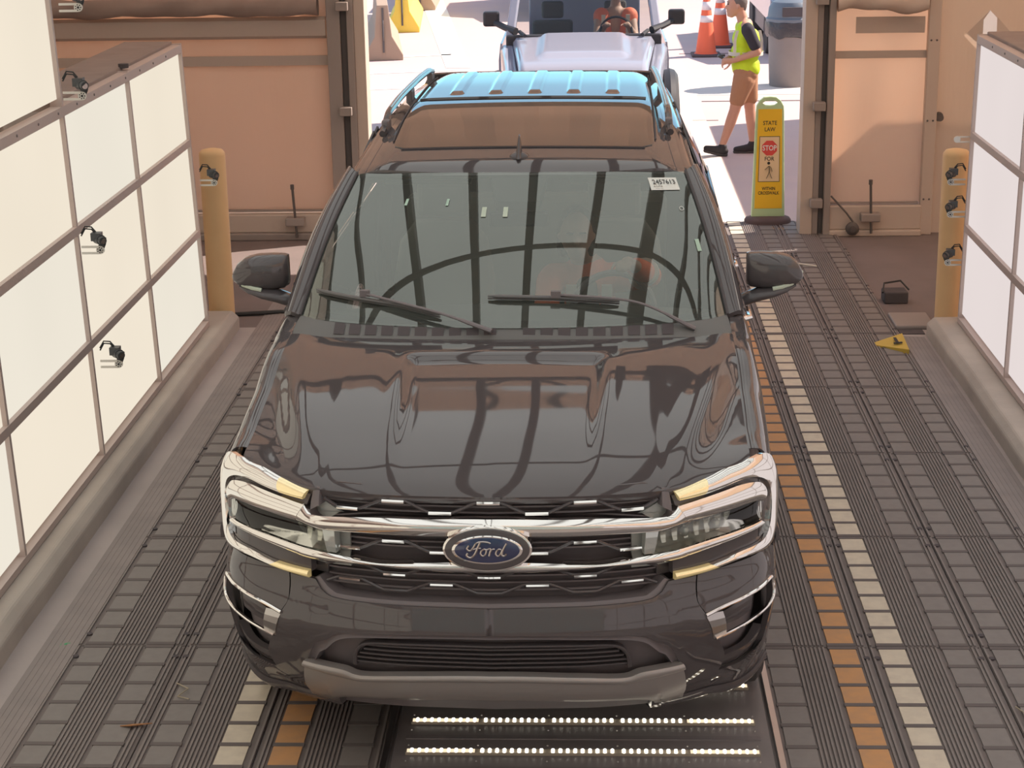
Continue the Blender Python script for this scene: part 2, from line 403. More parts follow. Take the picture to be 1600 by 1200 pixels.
# timber boxes behind / on top of the walls
def cap(name, fx, s, y0, y1, z):
    m = MB(); n = 1
    m.box(*sorted([(fx(z)+s*.05, y0, z-.02), (fx(z)+s*.36, y1, z+.03)], key=lambda p: 0)) if s > 0 else m.box((fx(z)-.36, y0, z-.02), (fx(z)-.05, y1, z+.03))
    m.box((min(fx(z)+s*.30, fx(z)+s*.34), y0, .13), (max(fx(z)+s*.30, fx(z)+s*.34), y1, z-.02))
    return struct(m.build(name, 'wood_brown', bevel=.006))
cap('trim_7', xl, -1, 8.98, 11.72, 1.985); cap('trim_8', xr, 1, -.8, 11.71, 1.985)
m = MB(); m.box((-2.98, -.8, .13), (-2.94, 8.96, 3.2)); struct(m.build('trim_9', 'wood_brown'))
m = MB(); m.lathe([(.03, -.012), (.03, .012)], (-2.66, 10.4, 2.02), 12); m.build('b', 'black_matte').name = 'cable_gland'
tag(bpy.data.objects['cable_gland'], 'small black cable gland on the brown top board of the left light wall', 'cable gland')

# tent shell: side walls, roof, end walls
m = MB(); m.box((-5.6, -8, 0), (-5.55, GY, 5.2)); struct(m.build('wall_left', 'tent_fabric'))
m = MB(); m.box((5.55, -8, 0), (5.6, GY, 5.2)); struct(m.build('wall_right', 'tent_fabric'))
m = MB(); G = [[(x, y, 5.2 + 2.0*(1-abs(x)/5.6)) for x in (-5.6, -2.8, 0, 2.8, 5.6)] for y in (-8, -2, 4, 10, GY)]
shell(m, G, .03); struct(m.build('ceiling', 'tent_roof'))
m = MB(); m.prism([(-5.6, 0), (5.6, 0), (5.6, 5.2), (0, 7.2), (-5.6, 5.2)], lambda a, b: (a, -8.05, b), lambda a, b: (a, -8, b)); struct(m.build('wall_back', 'tent_roof'))
# gable end with the opening; wavy fabric
OH = 2.95
def fabric(m, x0, x1, z0, z1, amp, nx, nz, seed, y=GY, th=.01, hole=None):
    rn = random.Random(seed); ph = [rn.uniform(0, 6.28) for _ in range(6)]
    def P(x, z):
        w = math.sin(math.pi*min(1, max(0, (z-z0)/(z1-z0))))
        return (x, y + amp*(math.sin(x*7+ph[0]+.6*z)+.6*math.sin(x*13+ph[1]-1.1*z)+.5*math.sin(z*5+ph[2]))*(.35+.65*w), z)
    G = [[P(x0+(x1-x0)*i/nx, z0+(z1-z0)*j/nz) for i in range(nx+1)] for j in range(nz+1)]
    if hole is None: shell(m, G, 0, off=(0, th, 0)); return m
    return G
m = MB(); fabric(m, -5.6, -2.146, .22, 1.50, .012, 60, 14, 1); fabric(m, -5.6, -2.146, 1.50, 3.2, .022, 70, 14, 2); struct(m.build('wall_end_left', 'tent_fabric', smooth=True))
m = MB(); fabric(m, 1.97, 2.80, .26, 1.50, .012, 24, 14, 3); fabric(m, 1.97, 2.80, 1.50, 3.2, .016, 24, 10, 4); struct(m.build('wall_end_right', 'tent_fabric_thin', smooth=True))
# far right plain wall with the torn diamond flap
m = MB()
dx, dz, hx, hz = 3.23, 1.65, .17, .175
D = [(dx-hx, dz), (dx, dz-hz), (dx+hx, dz), (dx, dz+hz)]; B = [(2.80, .0), (5.6, .0), (5.6, 3.2), (2.80, 3.2)]
pts = D+[(2.80, dz), (dx, 0), (5.6, dz), (dx, 3.2)]+B
tri = [(0, 4, 8, 5, 1), (1, 5, 9, 6, 2), (2, 6, 10, 7, 3), (3, 7, 11, 4, 0)]
m.add([(x, GY, z) for x, z in pts]+[(x, GY+.012, z) for x, z in pts], tri+[tuple(i+12 for i in t[::-1]) for t in tri])
struct(m.build('wall_end_far_right', 'tent_fabric_thick', fixn=False))
m = MB(); fl = [(dx-hx, dz), (dx, dz+hz), (dx-.05, dz+.1), (dx-.05, dz-.09), (dx, dz-hz)]
m.add([(x, GY-.004-.05*abs(z-dz), z) for x, z in fl]+[(x, GY+.004-.05*abs(z-dz), z) for x, z in fl], [(0, 1, 2, 3, 4), (9, 8, 7, 6, 5)]); m.add([(dx+.06, GY-.01, dz+.12), (dx+hx, GY-.01, dz), (dx+.06, GY-.03, dz-.11), (dx+.06, GY, dz+.12), (dx+hx, GY, dz), (dx+.06, GY-.02, dz-.11)], [(0, 1, 2), (5, 4, 3)])
tag(m.build('fabric_flap', 'post_light', fixn=False), 'torn diamond-shaped flap in the tan fabric above the right light wall', 'fabric flap')
# gable above
m = MB(); fabric(m, -5.6, 5.6, 3.19, 5.2, .02, 80, 12, 5)
m.add([(-5.6, GY, 5.2), (5.6, GY, 5.2), (0, GY, 7.2), (-5.6, GY+.01, 5.2), (5.6, GY+.01, 5.2), (0, GY+.01, 7.2)], [(0, 1, 2), (5, 4, 3)]); struct(m.build('wall_end_top', 'tent_fabric'))
m = MB(); fabric(m, -1.84, 1.76, OH, 3.2, .008, 40, 3, 6, y=GY-.02); struct(m.build('wall_end_header', 'tent_valance'))
# seams/hems (broad welded bands)
m = MB(); m.box((-5.5, GY-.035, 1.45), (-2.12, GY-.02, 1.53)); m.box((1.98, GY-.035, 1.455), (2.74, GY-.02, 1.515)); struct(m.build('trim_10', 'tent_valance'))
m = MB(); m.box((-5.5, GY-.05, .23), (-2.11, GY-.012, .245)); m.box((1.99, GY-.05, .255), (2.72, GY-.012, .27)); struct(m.build('trim_11', 'post_grey'))
# rolled valance across the left wall
m = MB(); G = []
for i in range(41):
    x = -5.5+(3.35)*i/40; sag = .03*math.sin(i*.33)
    G.append([(x, GY-.05, 1.66+.02), (x, GY-.09, 1.70), (x, GY-.10, 1.82), (x, GY-.055, 1.84)])
shell(m, G, .01); tag(m.build('fabric_hem', 'tent_valance', smooth=True), 'flat grey-brown fabric band hanging across the left tan wall', 'fabric band')
m = MB(); G = []
rn = random.Random(5)
for i in range(61):
    x = -5.5+3.3*i/60; q = []
    for k in range(13):
        a = 2*math.pi*k/12; rr = .075+.008*math.sin(3*a+i*.5)+.006*math.sin(i*.9+k)
        q.append((x, GY-.14+rr*math.cos(a), 1.94+.005*math.sin(i*.2)+rr*math.sin(a)))
    G.append(q)
m.grid(G); tag(m.build('rolled_tarp', 'wood_brown', smooth='all'), 'brown rolled-up tarp along the top of the left tan wall', 'rolled tarp')
m = MB(); G = []
for i in range(25):
    x = 1.99+.72*i/24; q = []
    for k in range(13):
        a = 2*math.pi*k/12; rr = .06+.01*math.sin(2*a+i*.6); q.append((x, GY-.12+rr*math.cos(a), 1.90+.02*math.sin(i*.25)+rr*math.sin(a)))
    G.append(q)
m.grid(G); tag(m.build('rolled_tarp', 'tent_valance', smooth='all'), 'short creased roll of fabric at the top of the right tan wall', 'rolled tarp')
m = MB(); fabric(m, 2.15, 2.70, 1.66, 1.79, .015, 16, 6, 9, y=GY-.07); tag(m.build('fabric_fold', 'tent_valance', smooth=True), 'creased fold of fabric under the roll on the right tan wall', 'fabric fold')
# base rails
struct(simple('baseboard_left', (-5.5, GY-.10, .06), (-2.13, GY-.02, .215), 'post_light', bevel=.01))
struct(simple('baseboard_left_sill', (-5.5, GY-.14, 0), (-2.13, GY, .06), 'post_grey', bevel=.01))
struct(simple('baseboard_right', (1.98, GY-.10, .05), (2.74, GY-.02, .25), 'post_light', bevel=.01))
struct(simple('baseboard_right_sill', (1.98, GY-.14, 0), (2.74, GY, .05), 'post_light', bevel=.01))
# door posts
def post(name, parts, label, h=3.22):
    e = empty(name, (parts[0][1], GY, 0))
    for nm, x0, x1, y0, y1, mt in parts:
        m = MB().box((x0-e.location.x, y0, 0), (x1-e.location.x, y1, h)); m.build(nm, mt, e, bevel=.006)
    for z in (.25, 1.05, 1.9):
        xx = (parts[1][1]+parts[1][2])/2-e.location.x
        MB().box((xx-.05, -.19, z), (xx+.05, -.10, z+.07)).build('hinge_plate', 'post_grey', e, bevel=.006)
    return tag(e, label, 'post')
post('door_post', [('column', -2.14, -2.03, -.12, .10, 'post_grey'), ('channel', -2.03, -1.975, -.08, .10, 'post_dark'), ('inner_jamb', -1.975, -1.92, -.12, .12, 'post_grey'), ('edge_strip', -1.92, -1.83, -.10, .14, 'post_light')], 'grey steel door post at the left edge of the tent opening')
post('door_post', [('edge_strip', 1.74, 1.84, -.10, .14, 'post_light'), ('channel', 1.84, 1.89, -.09, .10, 'post_grey'), ('inner_jamb', 1.89, 1.93, -.07, .10, 'post_dark'), ('column', 1.93, 1.985, -.13, .10, 'post_grey')], 'grey steel door post at the right edge of the tent opening, beside the yellow sign')
m = MB(); m.box((2.73, GY-.09, 0), (2.83, GY-.01, 3.1)); o = m.build('tent_pole', 'post_light', bevel=.008); tag(o, 'tall beige tent pole between the tan fabric and the plain wall on the right', 'pole')
for x in (2.755, 2.80):
    for z in (.3, .95, 1.6): MB().lathe([(.009, 0), (.007, -.006)], (x, GY-.09, z), 8, 'y').build('bolt', 'post_dark', o)
# latch rods
def rod(x, label):
    e = empty('latch_rod', (x, GY-.16, 0))
    MB().tube([(-.02, 0, .47), (0, 0, .03)], .011, 8).build('rod', 'post_dark', e, smooth=True)
    MB().box((-.09, -.03, .13), (.07, .08, .20)).build('block', 'post_grey', e, bevel=.01)
    MB().lathe([(.016, .44), (.016, .48)], (-.02, 0, 0), 8).build('knob', 'post_dark', e)
    return tag(e, label, 'latch rod')
rod(-2.46, 'thin dark latch rod standing in front of the left tan wall'); rod(2.325, 'thin dark latch rod standing in front of the right tan fabric')
m = MB(); m.lathe([(.055, 0), (.055, -.03), (.03, -.05)], (2.17, GY-.14, .07), 16, 'y'); m.lathe([(.02, -.05), (.02, -.07)], (2.17, GY-.14, .07), 8, 'y'); tag(m.build('anchor_fitting', 'post_dark'), 'round dark anchor fitting at the foot of the right tan fabric', 'fitting')
m = MB(); m.lathe([(.04, 0), (.035, -.03), (.012, -.035), (.012, -.06), (.03, -.06), (.03, -.075)], (2.86, GY, .97), 12, 'y'); tag(m.build('round_fitting', 'post_dark'), 'small round dark fitting on the plain tan wall beside the tent pole', 'fitting')
m = MB(); m.tube([(1.99, GY-.12, .34), (2.12, GY-.15, .20), (2.20, GY-.15, .09)], .008, 6); tag(m.build('tie_strap', 'post_dark'), 'dark diagonal tie strap at the foot of the right door post', 'strap')

# overhead: ceiling light panels, beams, truss
CZ = 3.75
m = MB(); xs = [-2.6, -1.9, -1.25, -.75, -.32, .17, .66, 1.22, 1.68, 2.15, 2.6]
e = empty('ceiling_light', (0, 0, CZ))
ys = [.8, 2.4, 3.8, 5.2, 7.1, 9.0, 10.9]
for i in range(10):
    for j in range(6):
        w = .02; MB().box((xs[i]+w, ys[j]+.008, 0), (xs[i+1]-w, ys[j+1]-.008, .03)).build('diffuser', 'panel_ceiling', e)
tag(e, 'overhead bank of glowing ceiling light panels above the car', 'ceiling light')
m = MB()
for i, x in enumerate(xs): w = .15 if i == 6 else .06; m.box((x-w/2, .8, -.10), (x+w/2, 10.9, -.005))
m.build('beam', 'post_dark', e)
e = empty('roof_truss', (0, 11.1, CZ)); m = MB()
m.tube([(-5.4, 0, .42), (5.4, 0, .42)], .035, 8); m.tube([(-5.4, 0, -.02), (5.4, 0, -.02)], .035, 8); m.build('chord', 'post_dark', e)
m = MB(); m.tube([(x*.1, 0, .2+.2*math.sin(x*.1*math.pi/.9)) for x in range(-54, 55)], .02, 6); m.build('web', 'post_dark', e)
m = MB(); m.box((.55, -.15, -.1), (.95, .15, .42)); m.build('control_box', 'post_dark', e)
m = MB(); m.tube([(1.75, 0, .4), (1.75, .1, 1.2)], .05, 8); m.lathe([(.02, -.16), (.13, -.1), (.16, 0), (.13, .1), (.02, .16)], (1.75, .1, 1.35), 16); m.build('lamp_ball', 'post_dark', e)
tag(e, 'dark steel roof truss across the tent beyond the ceiling light panels', 'truss')
m = MB(); m.tube([(x, 8.50-.20*x*x, CZ-.16) for x in np.linspace(-2.55, 2.55, 30)], .035, 8); tag(m.build('cross_bar', 'post_dark', smooth=True), 'thin dark bowed bar crossing under the ceiling light panels', 'bar')

m = MB(); m.box((-7.0, GY+.16, 0), (-1.94, GY+1.0, 2.05)); tag(m.build('left_shade_block', 'tent_roof', bevel=.02), 'unseen tan block added outside behind the left end wall to shade it', 'shade block')  # unseen block, added only to keep the sun off the left fabric
# unseen block added outside on the right to shade the pavement by the sign
m = MB(); m.box((3.6, GY+.55, 0), (7.0, 21.9, 2.1)); tag(m.build('right_shade_block', 'tent_roof', bevel=.03), 'unseen tan block added outside behind the right end wall to cast shade', 'tent')
# ================================================================== RIDGED FLOOR MATS
MW, ML, Y0 = .461, 1.2255, 11.8537
def floor_mat(stripe, inner):
    """one ridged rubber mat, origin at its low-x, low-y corner. stripe: which tile row is painted; inner tile rows at .095 and .365"""
    e = empty('floor_mat')
    m = MB(); g = .004
    m.box((g, g, 0), (MW-g, ML-g, .010)); m.build('base', 'mat_edge', e)
    cols = [.092, .352]; tw = .112
    ribs = MB(); x = .006
    while x < MW-.010:
        if all(abs(x+.005-c) > tw/2+.010 for c in cols): ribs.box((x, .01, .010), (x+.0085, ML-.01, .0165))
        x += .0165
    # cross ribs between tiles
    n = 7; pt = (ML-.03)/n
    for c in cols:
        for k in range(n+1):
            yy = .015+pt*k
            ribs.cur = 1; ribs.box((c-tw/2-.003, yy-.0125, .010), (c+tw/2+.003, yy+.0125, .0172))
    ribs.build('ribs', 'mat_rubber', e, mats=['mat_rubber', 'mat_bar'])
    for i, c in enumerate(cols):
        tm = 'mat_tile'
        if stripe and i == stripe[0]: tm = stripe[1]
        t = MB()
        for k in range(n):
            y0 = .015+pt*k; t.box((c-tw/2+.002, y0+.014, .008), (c+tw/2-.002, y0+pt-.014, .0155))
        o = t.build('tile_row', tm, e)
        if tm != 'mat_tile': o['label'] = 'row of %s anti-slip tiles' % ('orange' if 'orange' in tm else 'pale cream')
    for yy in (.11, ML-.11):
        for xx in (.014+.008, MW-.022): MB().lathe([(.013, .004), (.013, .0178), (.006, .0172)], (xx, yy, 0), 10).build('bolt', 'deep_black', e)
    return e
protos = {}
def place_mat(kind, x, y, label, grp, rz=0):
    if kind not in protos:
        st = {'o1': (1, 'tile_orange'), 'w0': (0, 'tile_white'), 'p': None}[kind]
        o = protos[kind] = floor_mat(st, 0)
    else: o = clone(protos[kind])
    if rz: o.location = (x+MW, y+ML, .002); o.rotation_euler = (0, 0, math.pi)
    else: o.location = (x, y, .002)
    tag(o, label, 'floor mat', grp)
rows = [Y0+ML*k for k in range(-6, 3)]
rn_ = ['nearest to the camera', 'second from the camera', 'third from the camera', 'fourth from the camera', 'fifth from the camera', 'sixth from the camera', 'seventh from the camera', 'eighth from the camera', 'farthest, near the tent opening']
X0R = .679; X0L = -.779
for i, y in enumerate(rows):
    r = rn_[i]
    place_mat('o1', X0R, y, 'dark mat with orange tile row, right of the car, %s' % r, 'orange-striped mats right of the car')
    place_mat('w0', X0R+MW, y, 'dark mat with cream tile row, right of the car, %s' % r, 'cream-striped mats right of the car')
    place_mat('p', X0R+2*MW, y, 'plain ridged mat in outer right column, %s' % r, 'plain mats of the outer right column')
    if y < 8.5:
        place_mat('o1', X0L-MW, y, 'dark mat with orange tile row, left of light tray, %s' % r, 'orange-striped mats left of the light tray', 1)
        place_mat('w0', X0L-2*MW, y, 'dark mat with cream tile row, left of light tray, %s' % r, 'cream-striped mats left of the light tray', 1)
    place_mat('p', X0L-3*MW, y, 'plain ridged mat in outer left column, %s' % r, 'plain mats of the outer left column')
# sloping rubber aprons outside the mats
for nm, x0, s in (('apron_right', X0R+3*MW, 1), ('apron_left', X0L-3*MW, -1)):
    m = MB()
    for k in range(6):
        a = x0+s*k*.026; m.box((min(a, a+s*.024), rows[0], 0), (max(a, a+s*.024), 11.8 if s > 0 else 13.0, .0125-.0014*k))
    tag(m.build('rubber_apron', 'apron_rubber'), 'low ridged rubber edging along the outer %s mats' % ('right' if s > 0 else 'left'), 'rubber edging')
# beyond: dark rubber sheet flaring to the right by the door post
m = MB(); pl = [(X0R, 14.30), (2.06, 14.30), (1.98, 14.72), (1.80, 14.96), (X0R, 14.96)]
m.prism(pl, lambda a, b: (a, b, .001), lambda a, b: (a, b, .016)); tag(m.build('rubber_sheet', 'mat_edge'), 'dark rubber sheet covering the floor at the foot of the right door post', 'rubber sheet')
m = MB(); m.tube([(1.40, 13.86, .022), (1.62, 13.88, .024), (1.74, 13.80, .022)], .008, 6); tag(m.build('cut_wire', 'bracket_white'), 'short white piece of wire lying on the mats near the right mirror', 'wire')
m = MB(); m.prism([(1.86, 11.55), (2.04, 11.35), (2.06, 11.75), (1.86, 11.62)], lambda a, b: (a, b, .0), lambda a, b: (a, b, .045 if a > 2 else .02)); 
o = m.build('edge_marker', 'yellow_marker'); tag(o, 'small yellow wedge marker at the end of the outer right mats', 'marker')
text('letter_mark', 'T', .09, 'ink', o, (1.99, 11.44, .0), (R(90), 0, R(-5)), ext=.003) if 0 else None
mm = MB(); mm.bar((1.965, 11.50, .046), (2.02, 11.50, .052), .02, .006); mm.bar((1.99, 11.50, .05), (1.99, 11.62, .05), .018, .006); mm.build('letter_mark', 'ink', o)
# recessed drain slot and black box by the right bollard
m = MB(); m.box((2.06, 12.0, 0), (2.325, 12.36, .03)); tag(m.build('steel_plate', 'post_grey', bevel=.01), 'flat grey steel plate on the floor beside the right orange bollard', 'plate')
m = MB(); m.box((2.07, 11.88, 0), (2.235, 11.99, .006)); tag(m.build('drain_slot', 'deep_black'), 'dark drain slot in the floor at the head of the right curb', 'drain')
m = MB(); m.box((2.09, 12.70, 0), (2.26, 12.86, .085)); o = m.build('junction_box', 'black_matte', bevel=.01)
m = MB(); m.tube([(2.08, 12.72, .08), (2.10, 12.8, .13), (2.22, 12.83, .14), (2.27, 12.76, .09)], .007, 6); m.build('cable', 'cable_black', o); tag(o, 'small black box with a cable loop on the floor near the right orange bollard', 'box')
# hump cable on the left floor
m = MB(); m.tube([(-2.56, 12.45, .015), (-2.2, 12.5, .02), (-1.7, 12.45, .02), (-1.2, 12.5, .02)], .016, 8); tag(m.build('floor_cable', 'cable_black', smooth=True), 'black cable crossing the floor beside the left orange bollard', 'cable')
# debris on the left floor
def bit(pts, mt, label, cat):
    m = MB(); m.add([(x, y, z) for x, y, z in pts]+[(x, y, z-.004) for x, y, z in pts], [tuple(range(len(pts))), tuple(range(2*len(pts)-1, len(pts)-1, -1))]+[(i, (i+1) % len(pts), len(pts)+(i+1) % len(pts), len(pts)+i) for i in range(len(pts))]); tag(m.build('debris', mt), label, cat)
bit([(-2.27, 6.98, .006), (-2.24, 6.95, .008), (-2.20, 6.98, .012), (-2.23, 7.01, .006)], 'green_bit', 'small green scrap on the floor beside the left curb', 'scrap')
bit([(-2.03, 6.46, .006), (-2.0, 6.44, .012), (-1.985, 6.47, .006)], 'label_white', 'tiny pale scrap on the floor beside the left mats', 'scrap')
bit([(-1.80, 6.22, .022), (-1.75, 6.20, .034), (-1.68, 6.24, .024), (-1.75, 6.235, .022)], 'leaf_orange', 'small dry orange leaf on the outer left mats', 'leaf')
bit([(-1.98, 6.16, .006), (-1.95, 6.15, .012), (-1.93, 6.17, .006)], 'leaf_orange', 'small reddish leaf beside the outer left mats', 'leaf')
m = MB(); m.tube([(-1.66, 6.58, .024), (-1.60, 6.52, .03), (-1.63, 6.46, .026), (-1.58, 6.44, .024)], .003, 5); tag(m.build('twig', 'twig'), 'thin dry twig lying on the mats left of the car', 'twig')
m = MB(); m.tube([(1.62, 6.40, .024), (1.64, 6.34, .03), (1.63, 6.28, .026), (1.66, 6.24, .024)], .003, 5); tag(m.build('twig', 'twig'), 'thin dry twig lying on the mats at the lower right', 'twig')

# ================================================================== LED TRAY under the front bumper
e = empty('led_tray', (-.036, 5.155, 0))
m = MB(); m.box((-.70, -.4, .0), (.70, 3.6, .022)); m.build('tray', 'led_tray', e, bevel=.004)
for sx in (-1, 1): MB().bar((sx*.722, -.4, .018), (sx*.722, 3.6, .018), .022, .036).build('side_rail', 'satin_chrome', e)
for yy in (.86, 1.10, 1.40):
    st = MB().box((-.65, yy-.016, .022), (.65, yy+.016, .032)).build('light_strip', 'led_strip', e)
    MB().box((-.645, yy-.012, .032), (-.395, yy+.012, .0335)).build('end_glow', 'led_glow', e); MB().box((.395, yy-.012, .032), (.645, yy+.012, .0335)).build('end_glow', 'led_glow', e)  # emissive sheets that paint the warm glow over the end bulbs
    b = MB(); nseg = 5; 
    for sgm in range(nseg):
        for k in range(9):
            x = -.638 + sgm*.2595 + .011 + k*.0272
            for dy in (-.007, .007):
                b.lathe([(.0062, 0), (.0062, .004), (.0025, .0065)], (x, yy+dy, .032), 8)
    q = b.build('led_bulb', 'led_bulb', e); q['label'] = 'rows of tiny glowing bulbs'; q['kind'] = 'stuff'
m = MB()
for yy in (.80, .92, 1.04, 1.16):
    for k in range(6): m.lathe([(.004, .022), (.003, .025)], (-.645+k*.258, yy, 0), 8)
m.build('screw', 'satin_chrome', e)
for yy in (.98, .74): MB().box((-.66, yy-.014, .022), (.66, yy+.014, .026)).build('groove_bar', 'black_plastic', e)
tag(e, 'black under-car light tray with rows of glowing LED strips in front of the car', 'light tray')

# ================================================================== BOLLARDS
def bollard(x, y, h, label):
    m = MB(); r = .089
    m.lathe([(r+.012, 0), (r+.012, .01), (r, .02), (r, h-.045), (r*.97, h-.025), (r*.8, h-.008), (r*.45, h), (0.0001, h+.002)], (0, 0, 0), 32)
    o = m.build('bollard', 'bollard_yellow', smooth=True); o.location = (x, y, 0); return tag(o, label, 'bollard', 'orange bollards')
bollard(-2.575, 12.27, 1.23, 'orange-yellow steel bollard at the end of the left curb')
bollard(2.435, 12.16, 1.20, 'orange-yellow steel bollard at the end of the right curb')

# ================================================================== SMALL CAMERAS on the light walls
def wall_cam(x, y, z, s, label, roll=0):
    """s=+1: bracket sticks out towards +x from the left wall; s=-1 from the right wall"""
    e = empty('wall_camera', (x, y, z))
    b = MB(); L = .115
    # slotted white bracket plate facing -y
    for zz in (-.016, .016): b.box((min(-s*.03, s*.06), -.003, zz-.0055), (max(-s*.03, s*.06), .003, zz+.0055))
    b.lathe([(.021, -.004), (.021, .004)], (s*.065, 0, 0), 20, 'y')
    for k in range(6): pass
    b.build('bracket', 'bracket_white', e)
    d = MB()
    for k in range(7):
        a = 2*math.pi*k/7; d.lathe([(.0032, -.0065), (.0032, .005)], (s*.065+.013*math.cos(a), 0, .013*math.sin(a)), 6, 'y')
    d.lathe([(.006, -.0065), (.006, .005)], (s*.065, 0, 0), 8, 'y'); d.build('slot', 'ink', e)
    if s*roll >= 0 or True:
        c = MB(); c.tube([(s*.055, .02, -.012), (s*.075, .015, .03), (s*.08, .01, .06)], .018, 8)
        c.build('mount', 'camera_black', e, smooth=True)
        h = MB(); h.tube([(s*.045, .03, .052), (s*.075, -.005, .052)], .026, 14); h.tube([(s*.072, -.005, .052), (s*.088, -.022, .05)], .021, 14)
        h.box((s*.045-.025, .0, .045), (s*.045+.025, .05, .085)); h.build('camera_body', 'camera_black', e, smooth=True)
        l = MB(); l.tube([(s*.088, -.022, .05), (s*.0885, -.0226, .05)], .015, 14); l.build('lens', 'badge_rim', e)
        w = MB()
        for dz in (0, .012): w.tube([(s*.04, .03, .075+dz), (s*.02, .03, .10+dz), (-s*.01, .02, .105+dz), (-s*.03, .01, .07+dz)], .0038, 6)
        w.build('cable', 'cable_black', e, smooth=True)
    return tag(e, label, 'camera', 'small wall cameras')
wall_cam(-2.53, 8.90, 1.28, 1, 'small black camera on a white bracket at the middle rail of the left light wall')
wall_cam(-2.50, 8.96, .665, 1, 'small black camera on a white bracket at the lowest rail of the left light wall')
wall_cam(-2.545, 8.86, 2.06, 1, 'small black camera on a white bracket on top of the left light wall')
wall_cam(-2.545, 8.92, 2.48, 1, 'small camera bracket at the top left corner beside the raised panel')
wall_cam(-2.53, 11.76, 1.09, 1, 'small black camera in front of the left orange bollard')
wall_cam(2.40, 11.80, 1.045, -1, 'topmost small black camera in front of the right orange bollard')
wall_cam(2.40, 11.76, .84, -1, 'middle small black camera in front of the right orange bollard')
wall_cam(2.40, 11.76, .52, -1, 'lowest small black camera in front of the right orange bollard')
b = MB()
for zz in (-.016, .016): b.box((-.06, -.003, zz-.004), (.03, .003, zz+.004))
b.lathe([(.021, -.004), (.021, .004)], (-.065, 0, 0), 20, 'y'); o = b.build('camera_bracket', 'bracket_white'); o.location = (2.41, 11.72, 1.335); tag(o, 'bare white slotted bracket at the upper rail end of the right light wall', 'bracket')
# ================================================================== THE CAR (car space: x across, +y towards its rear, z up)
car = empty('car', (-.3481, 5.7242, 0), -.0150)
tag(car, 'large black sport utility vehicle with chrome grille bars standing over the light tray', 'car')
FX = [0, .30, .55, .65, .75, .85, .92, .965, .99, 1.008, 1.018]
FY = [0, .02, .075, .12, .18, .25, .32, .40, .48, .60, .80]
FS = [0]
for i in range(1, len(FX)): FS.append(FS[-1]+math.hypot(FX[i]-FX[i-1], FY[i]-FY[i-1]))
ZZ = [.20, .3, .36, .5, .62, .72, .8, .95, 1.05, 1.12, 1.2]; DD = [.16, .10, .05, -.02, -.05, -.03, .0, 0, .01, .04, .10]
def sx(X): return math.copysign(cr(FX, FS, abs(X)), X)
def FP(s, z, off=0.0):
    a = abs(s); sg = -1 if s < 0 else 1
    if a > FS[-1]: X, Y = FX[-1], FY[-1]+a-FS[-1]; nx, ny = 1, 0
    else:
        X, Y = cr(FS, FX, a), cr(FS, FY, a); h = .02
        dx, dy = cr(FS, FX, a+h)-cr(FS, FX, max(0, a-h)), cr(FS, FY, a+h)-cr(FS, FY, max(0, a-h)); l = math.hypot(dx, dy); nx, ny = dy/l, -dx/l
    w = max(0, min(1, (1.4-a)/.5))
    D = cr(ZZ, DD, z)*w
    return (sg*(X-D*nx+off*nx) if a > .6 else sg*(X+off*nx*min(1, a/.3)), Y+D*(-ny if a > .6 else 1)+off*ny, z)
def strip(m, top, bot, off=.0, th=.02, crown=0.0, N=40, K=4, sg=1, smooth=True, smb=None):
    A = resample(top, N, smooth); B = resample(bot, N, smooth if smb is None else smb); G = []
    for k in range(K+1):
        v = k/K; c = off+crown*(1-(2*v-1)**2)
        G.append([FP(sg*(a[0]+(b[0]-a[0])*v), a[1]+(b[1]-a[1])*v, c) for a, b in zip(A, B)])
    back = [[FP(sg*(a[0]+(b[0]-a[0])*k/K), a[1]+(b[1]-a[1])*k/K, off-th) for a, b in zip(A, B)] for k in range(K+1)]
    G = np.array(G); H = np.array(back); shell(m, G, 0, off=H-G); return m
mir = lambda pts: [(-a, b) for a, b in reversed(pts) if abs(a) > 1e-6] + list(pts)   # symmetric curve from a half curve that starts at s=0

# --- bumper skin
def Ttop(s): return cr([0, .487, .555, .60, .626, .70, .79, .93, 1.05, 1.15, 1.22, 1.5], [.735, .738, .743, .762, .792, .79, .795, .80, .80, .79, .76, .76], s)
def Bbot(s): return cr([0, .29, .52, .605, .66, .73, .84, .93, 1.04, 1.2, 1.5], [.647, .641, .625, .571, .483, .290, .284, .277, .277, .29, .30], s)
seam = [(.735, .80), (.715, .72), (.745, .657), (.80, .556), (.862, .439), (.862, .371), (.86, .284)]
def seam_s(z): return cr([.284, .371, .439, .556, .657, .72, .80], [.86, .862, .862, .80, .745, .715, .735], z)
m = MB()
for sg in (-1, 1):
    G = []
    for j in range(25):
        v = j/24; row = []
        for i in range(41):
            u = i/40; s0 = .73*u; z = Ttop(s0)+(Bbot(s0)-Ttop(s0))*v
            e_ = seam_s(z)/.73 if u > 0 else 1; k = u**3; s = s0*(1-k)+seam_s(z)*u*k
            z = Ttop(s)+(Bbot(min(s, .73) if s < .73 else s)-Ttop(s))*v
            row.append(FP(sg*s, z))
        G.append(row)
    shell(m, G, 0, off=(0, .02, 0))
bump = m.build('bumper', 'paint', car, smooth=True, angle=40)
m = MB()
